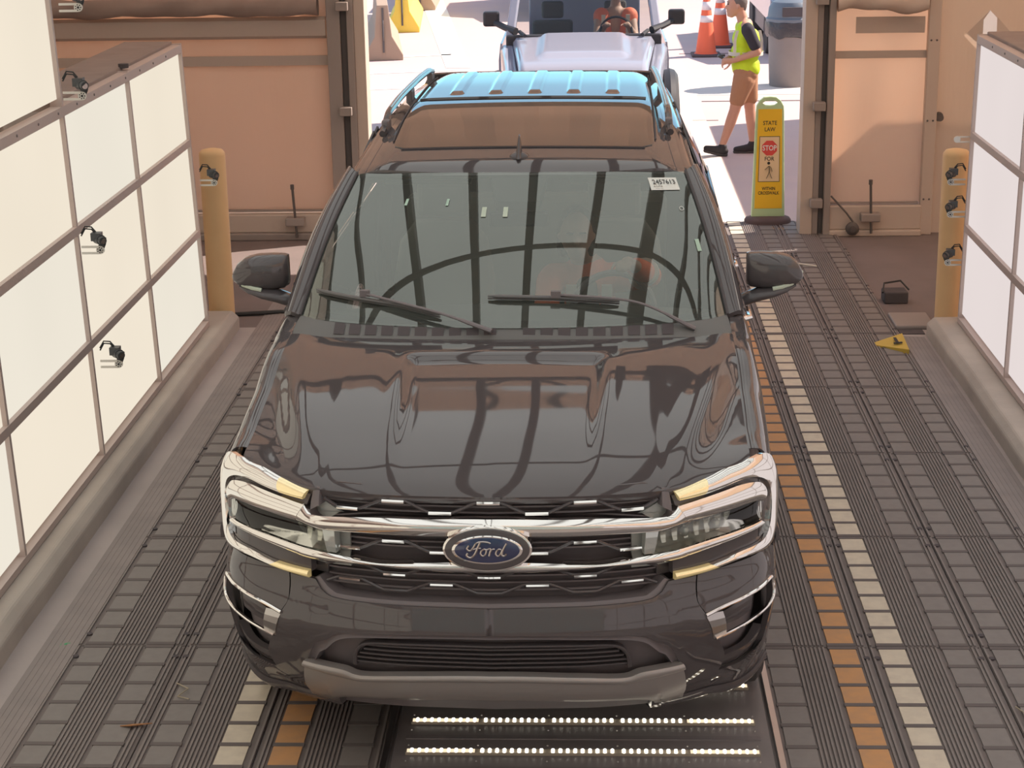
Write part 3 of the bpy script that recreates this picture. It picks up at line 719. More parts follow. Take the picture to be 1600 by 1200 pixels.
for sg in (-1, 1):
    def ft(s): return cr([.70, .906, 1.09], [.655, .682, .69], s)
    def fb(s): return cr([.80, .862, .95, 1.03, 1.09], [.40, .385, .39, .41, .44], s)
    G = [[FP(sg*s, Ttop(s)+(ft(s)-Ttop(s))*v) for s in [seam_s(Ttop(.8)+(ft(.75)-Ttop(.8))*v)+.004+(1.09-seam_s(Ttop(.8)+(ft(.75)-Ttop(.8))*v)-.004)*i/16 for i in range(17)]] for v in np.linspace(0, 1, 8)]
    shell(m, G, 0, off=(0, .02, 0))
    G = [[FP(sg*s, Ttop(s)+(Bbot(s)-Ttop(s))*v) for s in np.linspace(1.09, 1.30, 16)] for v in np.linspace(0, 1, 24)]
    shell(m, G, 0, off=(-sg*.02, .01, 0))
    G = [[FP(sg*s, fb(s)+(Bbot(s)-fb(s))*v) for s in np.linspace(.862, 1.09, 12)] for v in np.linspace(0, 1, 8)]
    shell(m, G, 0, off=(0, .02, 0))
m.build('bumper_corner', 'paint', car, smooth=True, angle=40)
# lower lip
m = MB()
for sg in (-1, 1): strip(m, [(.56, .335), (.73, .292), (.86, .286), (1.04, .279), (1.2, .292), (1.30, .30)], [(.56, .262), (.73, .245), (.86, .240), (1.04, .235), (1.2, .25), (1.30, .27)], .004, .05, .008, sg=sg)
m.build('lower_lip', 'black_gloss', car, smooth=True)
m = MB(); strip(m, mir([(0, .37), (.30, .36), (.60, .34)]), mir([(0, .275), (.3, .272), (.6, .262)]), -.03, .05, .004); m.build('air_dam', 'black_plastic', car, smooth=True)
# --- silver skid plate
m = MB(); strip(m, mir([(0, .492), (.30, .478), (.46, .462), (.525, .480), (.665, .486)]), mir([(0, .462), (.3, .448), (.46, .432), (.53, .44), (.675, .455)]), .022, .04, .012, N=80, smooth=True)
strip(m, mir([(0, .462), (.3, .448), (.46, .432), (.53, .44), (.675, .455)]), mir([(0, .368), (.30, .352), (.48, .336), (.54, .322), (.58, .300), (.63, .288), (.745, .284)]), .018, .04, .006, N=80, K=6)
m.build('skid_plate', 'silver_plastic', car, smooth=True, angle=50)
# --- lower intake
m = MB(); strip(m, mir([(0, .66), (.29, .655), (.52, .64), (.62, .59), (.70, .48)]), mir([(0, .40), (.3, .40), (.52, .40), (.62, .40), (.72, .40)]), -.055, .01, 0, N=60, K=6); m.build('intake_back', 'black_plastic', car, smooth=True)
m = MB(); strip(m, mir([(0, .650), (.29, .644), (.52, .628), (.608, .574), (.664, .487)]), mir([(0, .632), (.29, .626), (.505, .606), (.58, .556), (.635, .482)]), -.004, .05, -.01, N=70); m.build('intake_surround', 'black_plastic', car, smooth=True)
m = MB()
for k in range(5):
    z = .505+k*.0195; w = .40+.085*min(1, (.62-z)/.10)
    strip(m, mir([(0, z+.006), (w, z+.004)]), mir([(0, z-.002), (w, z-.004)]), -.018, .03, .002, N=30, K=2)
m.build('intake_slat', 'black_matte', car)
m = MB(); strip(m, mir([(0, .604), (.29, .602), (.44, .592), (.485, .545), (.492, .49)]), mir([(0, .596), (.29, .594), (.43, .584), (.472, .545), (.478, .49)]), -.012, .03, .002, N=60, K=2); m.build('intake_frame', 'black_matte', car)
# --- grille cavity
m = MB(); strip(m, mir([(0, 1.15), (.64, 1.15)]), mir([(0, .70), (.64, .70)]), -.075, .01, 0, N=40, K=6); m.build('grille_cavity', 'deep_black', car, smooth=True)
m = MB()
strip(m, mir([(0, .748), (.487, .750), (.565, .762), (.612, .80)]), mir([(0, .728), (.487, .730), (.58, .742), (.632, .792)]), -.012, .06, .004, N=60)     # lower frame
for sg in (-1, 1):
    strip(m, [(.640, 1.118), (.64, 1.04)], [(.615, 1.118), (.605, 1.06)], -.005, .06, .002, sg=sg, smooth=False, N=6)
strip(m, mir([(0, 1.118), (.64, 1.117)]), mir([(0, 1.104), (.62, 1.104)]), -.012, .05, .002, N=50)
for z in (.775, .80, .825, .925, .945, .965, 1.05, 1.07, 1.09):
    strip(m, mir([(0, z+.003), (.60, z+.003)]), mir([(0, z-.003), (.60, z-.003)]), -.055, .01, 0, N=30, K=1)
m.build('grille_frame', 'black_plastic', car, smooth=True)
def wave(m, c, hi, lo, ph, r=.006, smax=.60, off=-.022):
    P = []; step = .1645; L = .044
    k0 = -5
    seq = []
    for k in range(-4, 5):
        z = hi if (k+ph) % 2 == 0 else lo; seq += [(k*step-L, z), (k*step+L, z)]
    a = resample([(s, z) for s, z in seq if abs(s) <= smax+.05], 90, False)
    P = [FP(s, z, off) for s, z in a if abs(s) <= smax]
    m.tube(P, r, 6)
m = MB(); d = MB()
def dash(s, z, off=-.010):
    h = .039; strip(d, [(s-h, z+.0052), (s+h, z+.0052)], [(s-h, z-.0052), (s+h, z-.0052)], off, .012, .003, N=4, K=2, smooth=False)
wave(m, 0, 1.093, 1.061, 0); wave(m, 0, .958, .922, 0, smax=.52); wave(m, 0, .838, .866, 0); wave(m, 0, .776, .805, 0)
wave(m, 0, 1.112, 1.13, 0, off=-.03)
for k in range(-3, 4):
    if k % 2 == 0: dash(k*.1645, 1.093 if k else 1.095); dash(k*.1645, .834); (dash(k*.1645, .958) if k else None)
    else: dash(k*.1645, 1.061); dash(k*.1645, .803); dash(k*.1645*.99, .922)
m.build('grille_mesh', 'black_gloss', car, smooth=True); d.build('grille_accent', 'chrome', car, smooth=True)
# --- chrome bars
m = MB()
strip(m, mir([(0, 1.052), (.22, 1.047), (.385, 1.045), (.60, 1.030), (.635, 1.036), (.66, 1.062)]), mir([(0, .992), (.22, .991), (.40, .990), (.59, .984), (.68, .998), (.70, 1.002)]), .010, .05, .012, N=80, K=6)
strip(m, mir([(0, .902), (.15, .896), (.30, .889), (.40, .888), (.55, .900), (.66, .905)]), mir([(0, .862), (.15, .862), (.30, .868), (.40, .873), (.63, .869), (.70, .876)]), .010, .05, .010, N=80, K=6)
for sg in (-1, 1):
    strip(m, [(.655, 1.060), (.78, 1.071), (.93, 1.082), (1.02, 1.070), (1.06, 1.04)], [(.69, 1.000), (.80, 1.006), (.93, 1.012), (1.005, 1.008), (1.035, .995)], .014, .04, .010, N=30, K=6, sg=sg)   # wedge over the lamp
    strip(m, [(.655, .905), (.80, .917), (.94, .924), (1.03, .925)], [(.69, .876), (.82, .889), (.95, .902), (1.05, .905)], .010, .05, .008, N=30, sg=sg)
m.build('chrome_bar', 'chrome', car, smooth=True)
# C-shaped chrome clamps with light ends
Co = [(.655, 1.104), (.77, 1.118), (.88, 1.136), (.96, 1.141), (1.04, 1.148), (1.13, 1.142), (1.20, 1.095), (1.225, 1.02), (1.225, .92), (1.19, .845), (1.12, .808), (1.00, .812), (.91, .815), (.79, .802), (.64, .797)]
Ci = [(.665, 1.076), (.77, 1.080), (.87, 1.090), (.94, 1.096), (1.01, 1.090), (1.065, 1.068), (1.10, 1.035), (1.118, .99), (1.118, .93), (1.10, .880), (1.055, .850), (.99, .845), (.91, .842), (.79, .826), (.64, .824)]
def sub(c, a, b): return resample(c, 60)[int(a*60):int(b*60)+1]
m = MB(); am = MB()
for sg in (-1, 1):
    A, B = resample(Co, 60), resample(Ci, 60)
    def part(mm, i0, i1, off):
        G = [];
        for k in range(6):
            v = k/5; c = off+.012*(1-(2*v-1)**2); G.append([FP(sg*(A[i][0]+(B[i][0]-A[i][0])*v), A[i][1]+(B[i][1]-A[i][1])*v, c) for i in range(i0, i1+1)])
        H = [[FP(sg*(A[i][0]+(B[i][0]-A[i][0])*v), A[i][1]+(B[i][1]-A[i][1])*v, off-.014) for i in range(i0, i1+1)] for v in np.linspace(0, 1, 6)]
        G = np.array(G); shell(mm, G, 0, off=np.array(H)-G)
    part(m, 6, 52, .012); part(am, 0, 6, .012); part(am, 52, 60, .012)
m.build('lamp_surround', 'chrome', car, smooth=True)
o = am.build('turn_signal', 'amber_lens', car, smooth=True); o['label'] = 'pale yellow light strip'
# headlamps
def lamp_poly(v): return None
for sg in (-1, 1):
    hl = MB(); strip(hl, [(.50, 1.02), (.66, 1.08), (.9, 1.10), (1.06, 1.09), (1.13, 1.03)], [(.50, .84), (.66, .84), (.9, .85), (1.06, .85), (1.13, .88)], -.045, .01, 0, N=20, sg=sg)
    h = hl.build('headlamp', 'lamp_dark', car, smooth=True)
    k = MB(); strip(k, [(.63, 1.072), (.76, 1.086), (.9, 1.10), (1.0, 1.10), (1.09, 1.07), (1.13, 1.0), (1.12, .9), (1.06, .85)], [(.63, .83), (.76, .835), (.9, .85), (.98, .86), (1.03, .88), (1.04, .92), (1.03, .95), (1.0, .88)], -.016, .004, 0, N=20, sg=sg) if 0 else None
    r = MB()
    for q in range(9):
        s0 = .60+q*.045; zt, zb = .985+.002*q, .925+.001*q
        strip(r, [(s0, zt), (s0+.030, zt+.001)], [(s0+.008, zb), (s0+.024, zb)], -.026, .012, -.006, N=3, K=3, sg=sg, smooth=False)
    r.build('reflector', 'lamp_reflector', h, smooth=True)
    ps = MB()
    for q in (.70, .83, .95):
        c = Vector(FP(sg*q, .955, -.03)); ps.lathe([(.018, .0), (.019, -.012), (.012, -.02), (.001, -.023)], tuple(c), 14, 'y')
    ps.build('projector', 'lamp_glass', h, smooth=True)
    g_ = MB(); strip(g_, [(.575, .983), (.68, .998), (.80, 1.007), (.93, 1.012), (1.035, 1.0)], [(.545, .908), (.66, .908), (.80, .919), (.94, .926), (1.04, .930)], .006, .002, .003, N=24, sg=sg)
    g_.build('lamp_lens', 'headlamp_glass', h, smooth=True)
    e_ = MB(); strip(e_, [(.535, .985), (.58, .984)], [(.53, .905), (.565, .906)], .008, .04, .002, N=3, sg=sg, smooth=False); e_.build('marker_lens', 'lamp_glass', h)
m = MB()
for sg in (-1, 1):   # black backing around the lamps
    strip(m, [(.60, 1.125), (.8, 1.13), (.95, 1.14), (1.08, 1.13), (1.2, 1.05), (1.25, .95)], [(.60, .80), (.8, .805), (.95, .815), (1.1, .81), (1.2, .83), (1.25, .85)], -.050, .01, 0, N=24, sg=sg)
    strip(m, [(1.045, 1.07), (1.14, 1.07)], [(1.035, .86), (1.14, .86)], -.002, .03, 0, N=3, K=4, sg=sg, smooth=False)
    strip(m, [(.645, 1.09), (.78, 1.095), (.93, 1.10), (1.06, 1.09)], [(.655, 1.055), (.78, 1.065), (.93, 1.075), (1.05, 1.05)], -.004, .03, 0, N=16, K=2, sg=sg)
    strip(m, [(.64, .88), (.80, .895), (.95, .906), (1.06, .905)], [(.64, .815), (.80, .82), (.95, .835), (1.08, .845)], -.004, .03, 0, N=16, K=2, sg=sg)
m.build('lamp_gap', 'black_gloss', car, smooth=True)
# --- fog pockets
for sg in (-1, 1):
    b = MB(); strip(b, [(.70, .70), (.90, .72), (1.12, .72)], [(.80, .36), (.90, .36), (1.12, .38)], -.07, .01, 0, N=14, sg=sg); fp_ = b.build('air_curtain', 'black_plastic', car, smooth=True)
    b = MB(); strip(b, [(.80, .63), (.90, .655), (.985, .662)], [(.835, .585), (.90, .59), (.97, .605)], -.03, .02, 0, N=10, sg=sg, smooth=False); b.build('inner_vane', 'black_gloss', fp_)
    b = MB(); b.tube([FP(sg*s, z, .004) for s, z in resample([(.742, .657), (.82, .672), (.906, .682), (1.0, .690), (1.088, .692), (1.098, .66), (1.092, .62), (1.04, .606), (.985, .598), (.90, .582), (.815, .562), (.79, .556)], 50)], .0065, 8)
    b.build('chrome_frame', 'chrome', fp_, smooth=True)
    b = MB(); strip(b, [(.742, .660), (.775, .657), (.815, .655)], [(.785, .553), (.80, .556), (.835, .562)], .0, .03, .004, N=6, sg=sg, smooth=False); b.build('frame_end', 'satin_chrome', fp_)
    b = MB(); strip(b, [(.868, .445), (.95, .448), (1.03, .462), (1.088, .50)], [(.862, .385), (.95, .388), (1.03, .408), (1.09, .44)], -.02, .03, .004, N=14, sg=sg); b.build('pocket_sill', 'paint', fp_, smooth=True)
# --- badge
bd = empty('badge'); bd.parent = car; bd.location = (0, -.012, .958); bd.rotation_euler = (R(-6), 0, 0)
def oval(m, a, b, y0, y1, n=48, c=0):
    m.lathe([(.0001, y0), (1-.06, y0), (1, y0+.003), (1, y1)], (0, 0, 0), n, 'y'); return m
def ovalmesh(name, a, b, y0, y1, mt, dome=0):
    m = MB(); m.lathe([(.0001, y0-dome), (.5, y0-dome*.75), (.93, y0-dome*.1), (1, y0+.003), (1, y1)], (0, 0, 0), 56, 'y')
    m.v = [(x*a, y, z*b) for x, y, z in m.v]; return m.build(name, mt, bd, smooth=True)
ovalmesh('badge_ring', .150, .079, -.030, .03, 'chrome'); ovalmesh('badge_surround', .143, .072, -.036, .0, 'black_gloss')
ovalmesh('badge_rim', .119, .050, -.040, .0, 'chrome'); ovalmesh('badge_plate', .113, .0455, -.0415, .0, 'badge_blue', .003)
ls = MB()
def stroke(pts, r=.0032): ls.tube([(x, -.0465, z) for x, z in resample(pts, max(6, len(pts)*4))], r, 6, flat=1)
stroke([(-.060, .018), (-.067, .006), (-.056, .000), (-.045, .012), (-.036, .026), (-.018, .031), (.004, .029), (.012, .025)], .0034)      # F roof
stroke([(-.022, .030), (-.031, .010), (-.041, -.012), (-.055, -.024), (-.068, -.018), (-.064, -.008)], .0040)                          # F stem
stroke([(-.048, .004), (-.034, .008), (-.020, .009)], .0026)
stroke([(-.010, .006), (-.019, -.001), (-.021, -.012), (-.013, -.018), (-.004, -.010), (-.003, .002), (-.010, .006), (.000, .004), (.008, .008)], .0032)  # o
stroke([(.008, .008), (.013, .004), (.010, -.006), (.007, -.018)], .0034); stroke([(.011, -.004), (.018, .005), (.026, .006)], .0030)     # r
stroke([(.048, .004), (.040, .006), (.032, -.002), (.030, -.013), (.037, -.018), (.046, -.010), (.052, .004)], .0032)                   # d bowl
stroke([(.066, .026), (.058, .012), (.051, -.004), (.050, -.015), (.058, -.017), (.066, -.010)], .0036)
ls.build('badge_lettering', 'badge_rim', bd, smooth=True)
# --- hood
def sst(a, b, x): t = max(0, min(1, (x-a)/(b-a))); return t*t*(3-2*t)
def Yf(X):
    s = cr(FX, FS, abs(X)); return FP(s, 1.115)[1]
ZD = [0, .015, .05, .12, .25, .45, .70, 1.0, 1.25]; ZV = [1.112, 1.124, 1.143, 1.166, 1.196, 1.232, 1.266, 1.299, 1.318]
def Yr(X): return 1.315+.125*(abs(X)/.905)**2.5
def hood_z(X, Y):
    a = abs(X); d = max(0, Y-Yf(X)); z = cr(ZD, ZV, d) - .012*(a/.9)**2
    t = max(0, min(1, (Y-.15)/1.2))
    # centre trough between two ridges
    we = .385-.05*(1-t); k = sst(.10, .85, Y)*(1-sst(1.09, 1.155, Y))
    z -= .020*k*(1-sst(we-.03, we+.025, a))
    z += .004*sst(.15, .9, Y)*math.exp(-((a-we-.045)/.035)**2)*(1-sst(1.05, 1.2, Y))
    # outer crest and the fall outside it
    wc = .63+.235*t**.9
    z += .012*math.exp(-((a-wc)/.075)**2)*sst(.05, .4, Y-Yf(X))
    z -= .030*sst(wc+.0, wc+.10, a)*sst(.0, .35, d)*(1-sst(.95, 1.3, Y))
    return z
m = MB(); G = []
NX, NY = 120, 70
for j in range(NY+1):
    v = j/NY; v = v**1.35; row = []
    for i in range(NX+1):
        X = -.902+1.804*i/NX; y0, y1 = Yf(X)+.004, Yr(X); Y = y0+(y1-y0)*v; row.append((X, Y, hood_z(X, Y)))
    G.append(row)
lip = [[(x, y+.004, z-.016) for x, y, z in G[0]]]
shell(m, lip+G, 0, off=(0, .004, -.012)); m.build('hood', 'paint', car, smooth=True, angle=60)
m = MB(); m.box((-.86, .62, .35), (.86, 1.30, 1.05)); m.box((-.55, .25, .45), (.55, .62, 1.02)); m.build('engine_bay', 'deep_black', car)
# --- fenders
def fz(Y): return hood_z(.902, max(Y, Yf(.902)+.03)) if Y < Yr(.902) else cr([1.38, 1.62], [hood_z(.902, 1.38), 1.330], Y)
for sg in (-1, 1):
    G = []
    for Y in np.linspace(.36, 1.66, 40):
        z0 = fz(Y); zb = .36
        if abs(Y-.98) < .46: zb = .40+math.sqrt(.46**2-(Y-.98)**2)
        if Y < .60: zb = .80
        k = sst(.36, .62, Y); bul = .010*math.sin(math.pi*min(1, max(0, (Y-.5)/1.0)))
        sec = [(.909, z0), (.935, z0+.003), (.955+.004*k, z0-.010), (.972+.006*k, z0-.045), (.982+.008*k+bul, z0-.11), (.994+.010*k+bul, z0-.22), (1.010*1.0, .86)]
        if Y < .50: sec = [(min(x, .915+ (Y-.36)*.45 + (x-.909)*.9), z) for x, z in sec]
        zl = sec[-1][1]; xx = sec[-1][0]
        for q in (.33, .66, 1): sec.append((1.018, max(zb, .86+(zb-.86)*q)) if zb < .86 else (1.02, .86-.0))
        G.append([(sg*x, Y, z) for x, z in resample(sec, 26)])
    G = G if True else G
    mm = MB(); shell(mm, [r for r in G if r[0][1] >= .44], 0, off=(-sg*.012, 0, 0)); mm.build('fender', 'paint', car, smooth=True, angle=50)
# --- doors / quarter panels below the belt
for sg in (-1, 1):
    G = []
    for Y in np.linspace(1.665, 5.22, 60):
        zb = .34
        if abs(Y-4.09) < .46: zb = .40+math.sqrt(.46**2-(Y-4.09)**2)
        tp = 1-.05*sst(4.9, 5.22, Y)
        sec = [(.945, 1.345), (.965, 1.30), (.985, 1.20), (1.002, 1.05), (1.016, .90)] + [(1.018, .90+(zb-.90)*q) for q in (.33, .66, 1)] if zb < .89 else [(.945, 1.345), (.965, 1.30), (.985, 1.20), (1.002, 1.05), (1.016, .90), (1.018, .88), (1.018, .87), (1.018, .865)]
        G.append([(sg*x*tp, Y, z) for x, z in sec])
    mm = MB(); shell(mm, G, 0, off=(-sg*.012, 0, 0)); mm.build('side_panel', 'paint', car, smooth=True, angle=50)
    mm = MB()
    for Y in (1.66, 2.78, 3.82): mm.box((sg*1.0195-.001, Y-.004, .45), (sg*1.0195+.001, Y+.004, 1.0))
    mm.build('door_gap', 'deep_black', car)
    for Y in (2.55, 3.6): MB().tube([(sg*1.0, Y-.12, 1.10), (sg*1.045, Y-.08, 1.10), (sg*1.045, Y+.08, 1.10), (sg*1.0, Y+.12, 1.10)], .014, 8).build('door_handle', 'chrome', car, smooth=True)
# --- windshield
WB = [(-.885, 1.60, 1.340), (-.80, 1.52, 1.345), (-.6, 1.43, 1.350), (-.3, 1.365, 1.353), (0, 1.345, 1.355), (.3, 1.365, 1.353), (.6, 1.43, 1.350), (.80, 1.52, 1.345), (.885, 1.60, 1.340)]
WT = [(-.735, 2.40, 1.795), (-.65, 2.372, 1.801), (-.5, 2.348, 1.806), (-.25, 2.325, 1.810), (0, 2.318, 1.811), (.25, 2.325, 1.810), (.5, 2.348, 1.806), (.65, 2.372, 1.801), (.735, 2.40, 1.795)]
_wb, _wt = resample(WB, 48), resample(WT, 48)
def WS(u, v, off=0.0):
    """point on the windshield: u -1..1 across, v 0..1 upwards"""
    t = (u+1)/2*48; i = min(47, max(0, int(t))); f = t-i
    a = Vector(_wb[i]).lerp(Vector(_wb[i+1]), f); b = Vector(_wt[i]).lerp(Vector(_wt[i+1]), f); p = a.lerp(b, v)
    n = Vector((.25*u, -.46, .88)).normalized(); return p + n*(.028*math.sin(math.pi*max(0, min(1, v)))*1.0+off)
m = MB(); G = [[tuple(WS(u, v)) for u in np.linspace(-1, 1, 61)] for v in np.linspace(0, 1, 33)]; m.grid(G); m.build('windshield', 'windshield_glass', car, smooth='all')
# black ceramic band round the glass, behind it
m = MB()
for v0, v1 in ((-.0, .045), (.985, 1.0)): m.grid([[tuple(WS(u, v, -.006)) for u in np.linspace(-1, 1, 49)] for v in (v0, v1)])
for sg in (-1, 1):
    m.grid([[tuple(WS(sg*(1-w*(.018+.035*(1-v)**4)), v, -.006)) for w in (0, 1)] for v in np.linspace(0, 1, 30)])
m.build('glass_border', 'black_gloss', car, smooth='all')
# --- cowl with vents
m = MB(); G = []
for v in np.linspace(0, 1, 6):
    row = []
    for u in np.linspace(-1, 1, 49):
        b = WS(u, 0); X = b.x*(1+.02*(1-v)); y0 = Yr(X)-.02 if abs(X) < .9 else Yr(.9)-.02; z0 = hood_z(min(max(X, -.9), .9), Yr(X)-.01)-.012
        row.append((X, y0+(b.y+.02-y0)*v, z0+(b.z+.004-z0)*v+.006*math.sin(math.pi*v)))
    G.append(row)
shell(m, G, 0, off=(0, 0, -.02)); cw = m.build('cowl', 'cowl_plastic', car, smooth=True)
m = MB()
def cowl_pt(u, v):
    b = WS(u, 0); X = b.x; y0 = Yr(X)-.0; z0 = hood_z(X, Yr(X))-.004; return (X, y0+(b.y-y0)*v, z0+(b.z-z0)*v+.008)
for a in [-.78+.075*k for k in range(10)]+[.06+.075*k for k in range(9)]:
    m.add([cowl_pt(a, .15), cowl_pt(a+.052, .15), cowl_pt(a+.052, .85), cowl_pt(a, .85)], [(0, 1, 2, 3)])
m.build('vent', 'deep_black', cw)
# --- A pillars, cant rails, side windows
RY_ = [2.33, 2.40, 2.50, 2.65, 2.85, 3.2, 3.6, 4.2, 4.8, 5.05, 5.15]; RZ_ = [1.809, 1.836, 1.857, 1.882, 1.907, 1.938, 1.949, 1.947, 1.932, 1.918, 1.900]
def roof_c(Y): return cr(RY_, RZ_, Y)
def roof_w(Y): return cr([2.33, 2.5, 2.8, 3.2, 3.8, 4.6, 5.15], [.765, .745, .725, .712, .700, .680, .655], Y)
for sg in (-1, 1):
    G = []
    for v in np.linspace(0, 1, 30):
        a = WS(1, v, .002); b = Vector((.965, 1.66, 1.335)).lerp(Vector((.800, 2.55, 1.80)), v); b.x += .020*math.sin(math.pi*v); b.z += .030*math.sin(math.pi*v)
        row = []
        for w in np.linspace(0, 1, 8):
            p = a.lerp(b, w); p.z += .016*math.sin(math.pi*w); p.x += .014*math.sin(math.pi*w); row.append((sg*p.x, p.y, p.z))
        G.append(row)
    m = MB(); shell(m, G, 0, off=(0, .01, -.02)); pl_ = m.build('pillar', 'paint', car, smooth=True, angle=60)
    m = MB(); m.tube([(sg*(WS(1, v).x+.004), WS(1, v).y, WS(1, v).z+.004) for v in np.linspace(.0, 1, 24)], .007, 6); m.build('pillar_seal', 'black_matte', pl_, smooth=True)
    m = MB(); m.tube([(sg*(WS(1, v).x*(1-w)+(.965-.165*v+.02*math.sin(math.pi*v))*w+.012), WS(1, v).y*(1-w)+(1.66+.89*v)*w, WS(1, v).z*(1-w)+(1.335+.465*v+.03*math.sin(math.pi*v))*w+.014) for v in np.linspace(.0, 1, 24) for w in (.55,)], .0035, 6); m.build('pillar_trim', 'satin_chrome', pl_, smooth=True)
    # glass side
    G = []
    for v in np.linspace(0, 1, 12):
        row = []
        for w in np.linspace(0, 1, 20):
            yb = 1.67+(5.05-1.67)*w; yt = 2.56+(4.95-2.56)*w
            xt = roof_w(yt)+.040; zt = roof_c(yt)-.105
            p = Vector((.955, yb, 1.345)).lerp(Vector((xt, yt, zt)), v); p.x += .022*math.sin(math.pi*v); row.append((sg*p.x, p.y, p.z))
        G.append(row)
    m = MB(); m.grid(G); m.build('side_window', 'side_glass', car, smooth='all')
    m = MB()
    for w in (.31, .36, .66, .70, .97):
        k = int(w*19); m.bar(Vector(G[0][k])+Vector((sg*.006, 0, 0)), Vector(G[-1][k])+Vector((sg*.006, 0, 0)), .09, .01, up=(1, 0, 0))
    m.build('window_pillar', 'black_gloss', car)
    m = MB(); m.tube([Vector(q)+Vector((sg*.006, 0, 0)) for q in G[0]], .010, 6); m.tube([Vector(q)+Vector((sg*.006, 0, 0)) for q in G[-1]], .009, 6); m.build('window_trim', 'black_gloss', car, smooth=True)
    # cant rail between roof edge and window top
    G2 = []
    for Y in np.linspace(2.36, 5.12, 40):
        w_, zc = roof_w(Y), roof_c(Y)
        G2.append([(sg*x, Y, z) for x, z in ((w_-.015, zc-.052), (w_+.012, zc-.060), (w_+.035, zc-.080), (w_+.045, zc-.112))])
    m = MB(); shell(m, G2, 0, off=(-sg*.01, 0, -.01)); m.build('cant_rail', 'paint', car, smooth=True, angle=60)
    # roof ditch
    m = MB(); m.tube([(sg*(roof_w(Y)-.058), Y, roof_c(Y)-.037) for Y in np.linspace(2.40, 5.1, 40)], .0055, 6); m.build('roof_gap', 'deep_black', car)
# --- roof
def roof_p(u, Y, dz=0):
    w_ = roof_w(Y)-.012; X = u*w_; a = abs(u)
    z = roof_c(Y)-.012*a**2-.040*max(0, (a-.80)/.2)**1.6
    ribs = 0
    if Y > 3.80: 
        for c in (0, .205, .41): ribs = max(ribs, 1-sst(.026, .036, abs(abs(X)-c)))
        z += .010*ribs*sst(3.86, 3.94, Y)*(1-sst(4.95, 5.0, Y))
    if Y < 3.80:
        f = (1-sst(.585, .60, abs(X)))*sst(2.70, 2.72, Y)*(1-sst(3.62, 3.66, Y)); z += .0
    return (X, Y, z+dz)
m = MB(); Ys = list(np.linspace(2.325, 2.9, 16))+list(np.linspace(2.95, 3.75, 12))+list(np.linspace(3.78, 3.98, 9))+list(np.linspace(4.05, 4.9, 12))+list(np.linspace(4.93, 5.15, 8))
G = [[roof_p(u, Y + (.075*(abs(u))**2.6 if Y < 2.6 else 0)*(1-sst(2.33, 2.6, Y))) for u in np.linspace(-1, 1, 161)] for Y in Ys]
shell(m, G, 0, off=(0, 0, -.02)); m.build('roof', 'paint', car, smooth=True, angle=60)
m = MB(); G = []
for k, Y in enumerate(np.linspace(2.61, 3.62, 26)):
    ee = .60-.05*max(0, 1-(Y-2.61)/.06)**2; row = []
    for u in np.linspace(-1, 1, 41): X = u*ee; row.append(roof_p(X/(roof_w(Y)-.012), Y, .005))
    G.append(row)
shell(m, G, 0, off=(0, 0, -.006)); m.build('roof_glass', 'roof_glass', car, smooth=True)
m = MB()
m.tube([roof_p(X/(roof_w(2.60)-.012), 2.600, .003) for X in np.linspace(-.56, .56, 20)], .004, 6)
for sg in (-1, 1): m.tube([roof_p(sg*.612/(roof_w(Y)-.012), Y, .004) for Y in np.linspace(2.74, 4.95, 30)], .0045, 6)
m.build('roof_seal', 'deep_black', car, smooth=True)
m = MB(); m.tube([roof_p(X/(roof_w(3.68)-.012), 3.68, .004) for X in np.linspace(-.58, .58, 20)], .012, 6); m.build('glass_rear_trim', 'paint', car, smooth=True)
# fin antenna
m = MB(); G = []
for t in np.linspace(0, 1, 12):
    z = .006+.078*t; w = .011*(1-t)**.7+.003; y0 = -.075+.105*t**.8; y1 = .085-.02*t
    G.append([(w*math.cos(a), (y0+y1)/2+(y1-y0)/2*math.sin(a), z) for a in np.linspace(0, 2*math.pi, 17)])
m.grid(G); m.v = [(x, y, z) for x, y, z in m.v]; m.add(G[-1][:-1], [tuple(range(16))])
m.lathe([(.001, .020), (.022, .018), (.040, .008), (.050, -.006)], (0, 0, 0), 24); 
m.v = [(x, y*(1.7 if abs(z) < .0125 and False else 1), z) for x, y, z in m.v]
o = m.build('antenna', 'black_gloss', car, smooth='all'); o.location = (-.01, 2.49, roof_c(2.49)-.002); o.rotation_euler = (R(6), 0, 0)
# roof rails
for sg in (-1, 1):
    m = MB(); P = []
    for Y in np.linspace(2.92, 4.86, 30):
        h = .052*sst(2.92, 3.15, Y)*(1-.25*sst(4.7, 4.86, Y)); w_ = roof_w(Y)-.035; P.append((sg*w_, Y, roof_c(Y)-.030+h+.006))
    m.tube(P, .017, 8)
    rl = m.build('roof_rail', 'black_gloss', car, smooth=True)
    m = MB()
    for Y in (3.05, 3.95, 4.80):
        w_ = roof_w(Y)-.035; m.box((sg*w_-.016, Y-.07, roof_c(Y)-.055), (sg*w_+.016, Y+.07, roof_c(Y)+.018))
    m.build('rail_foot', 'black_plastic', rl, bevel=.008)
    m = MB(); m.tube([(p[0], p[1], p[2]+.012) for p in P[4:-1]], .0085, 6); m.build('rail_strip', 'satin_chrome', rl, smooth=True)
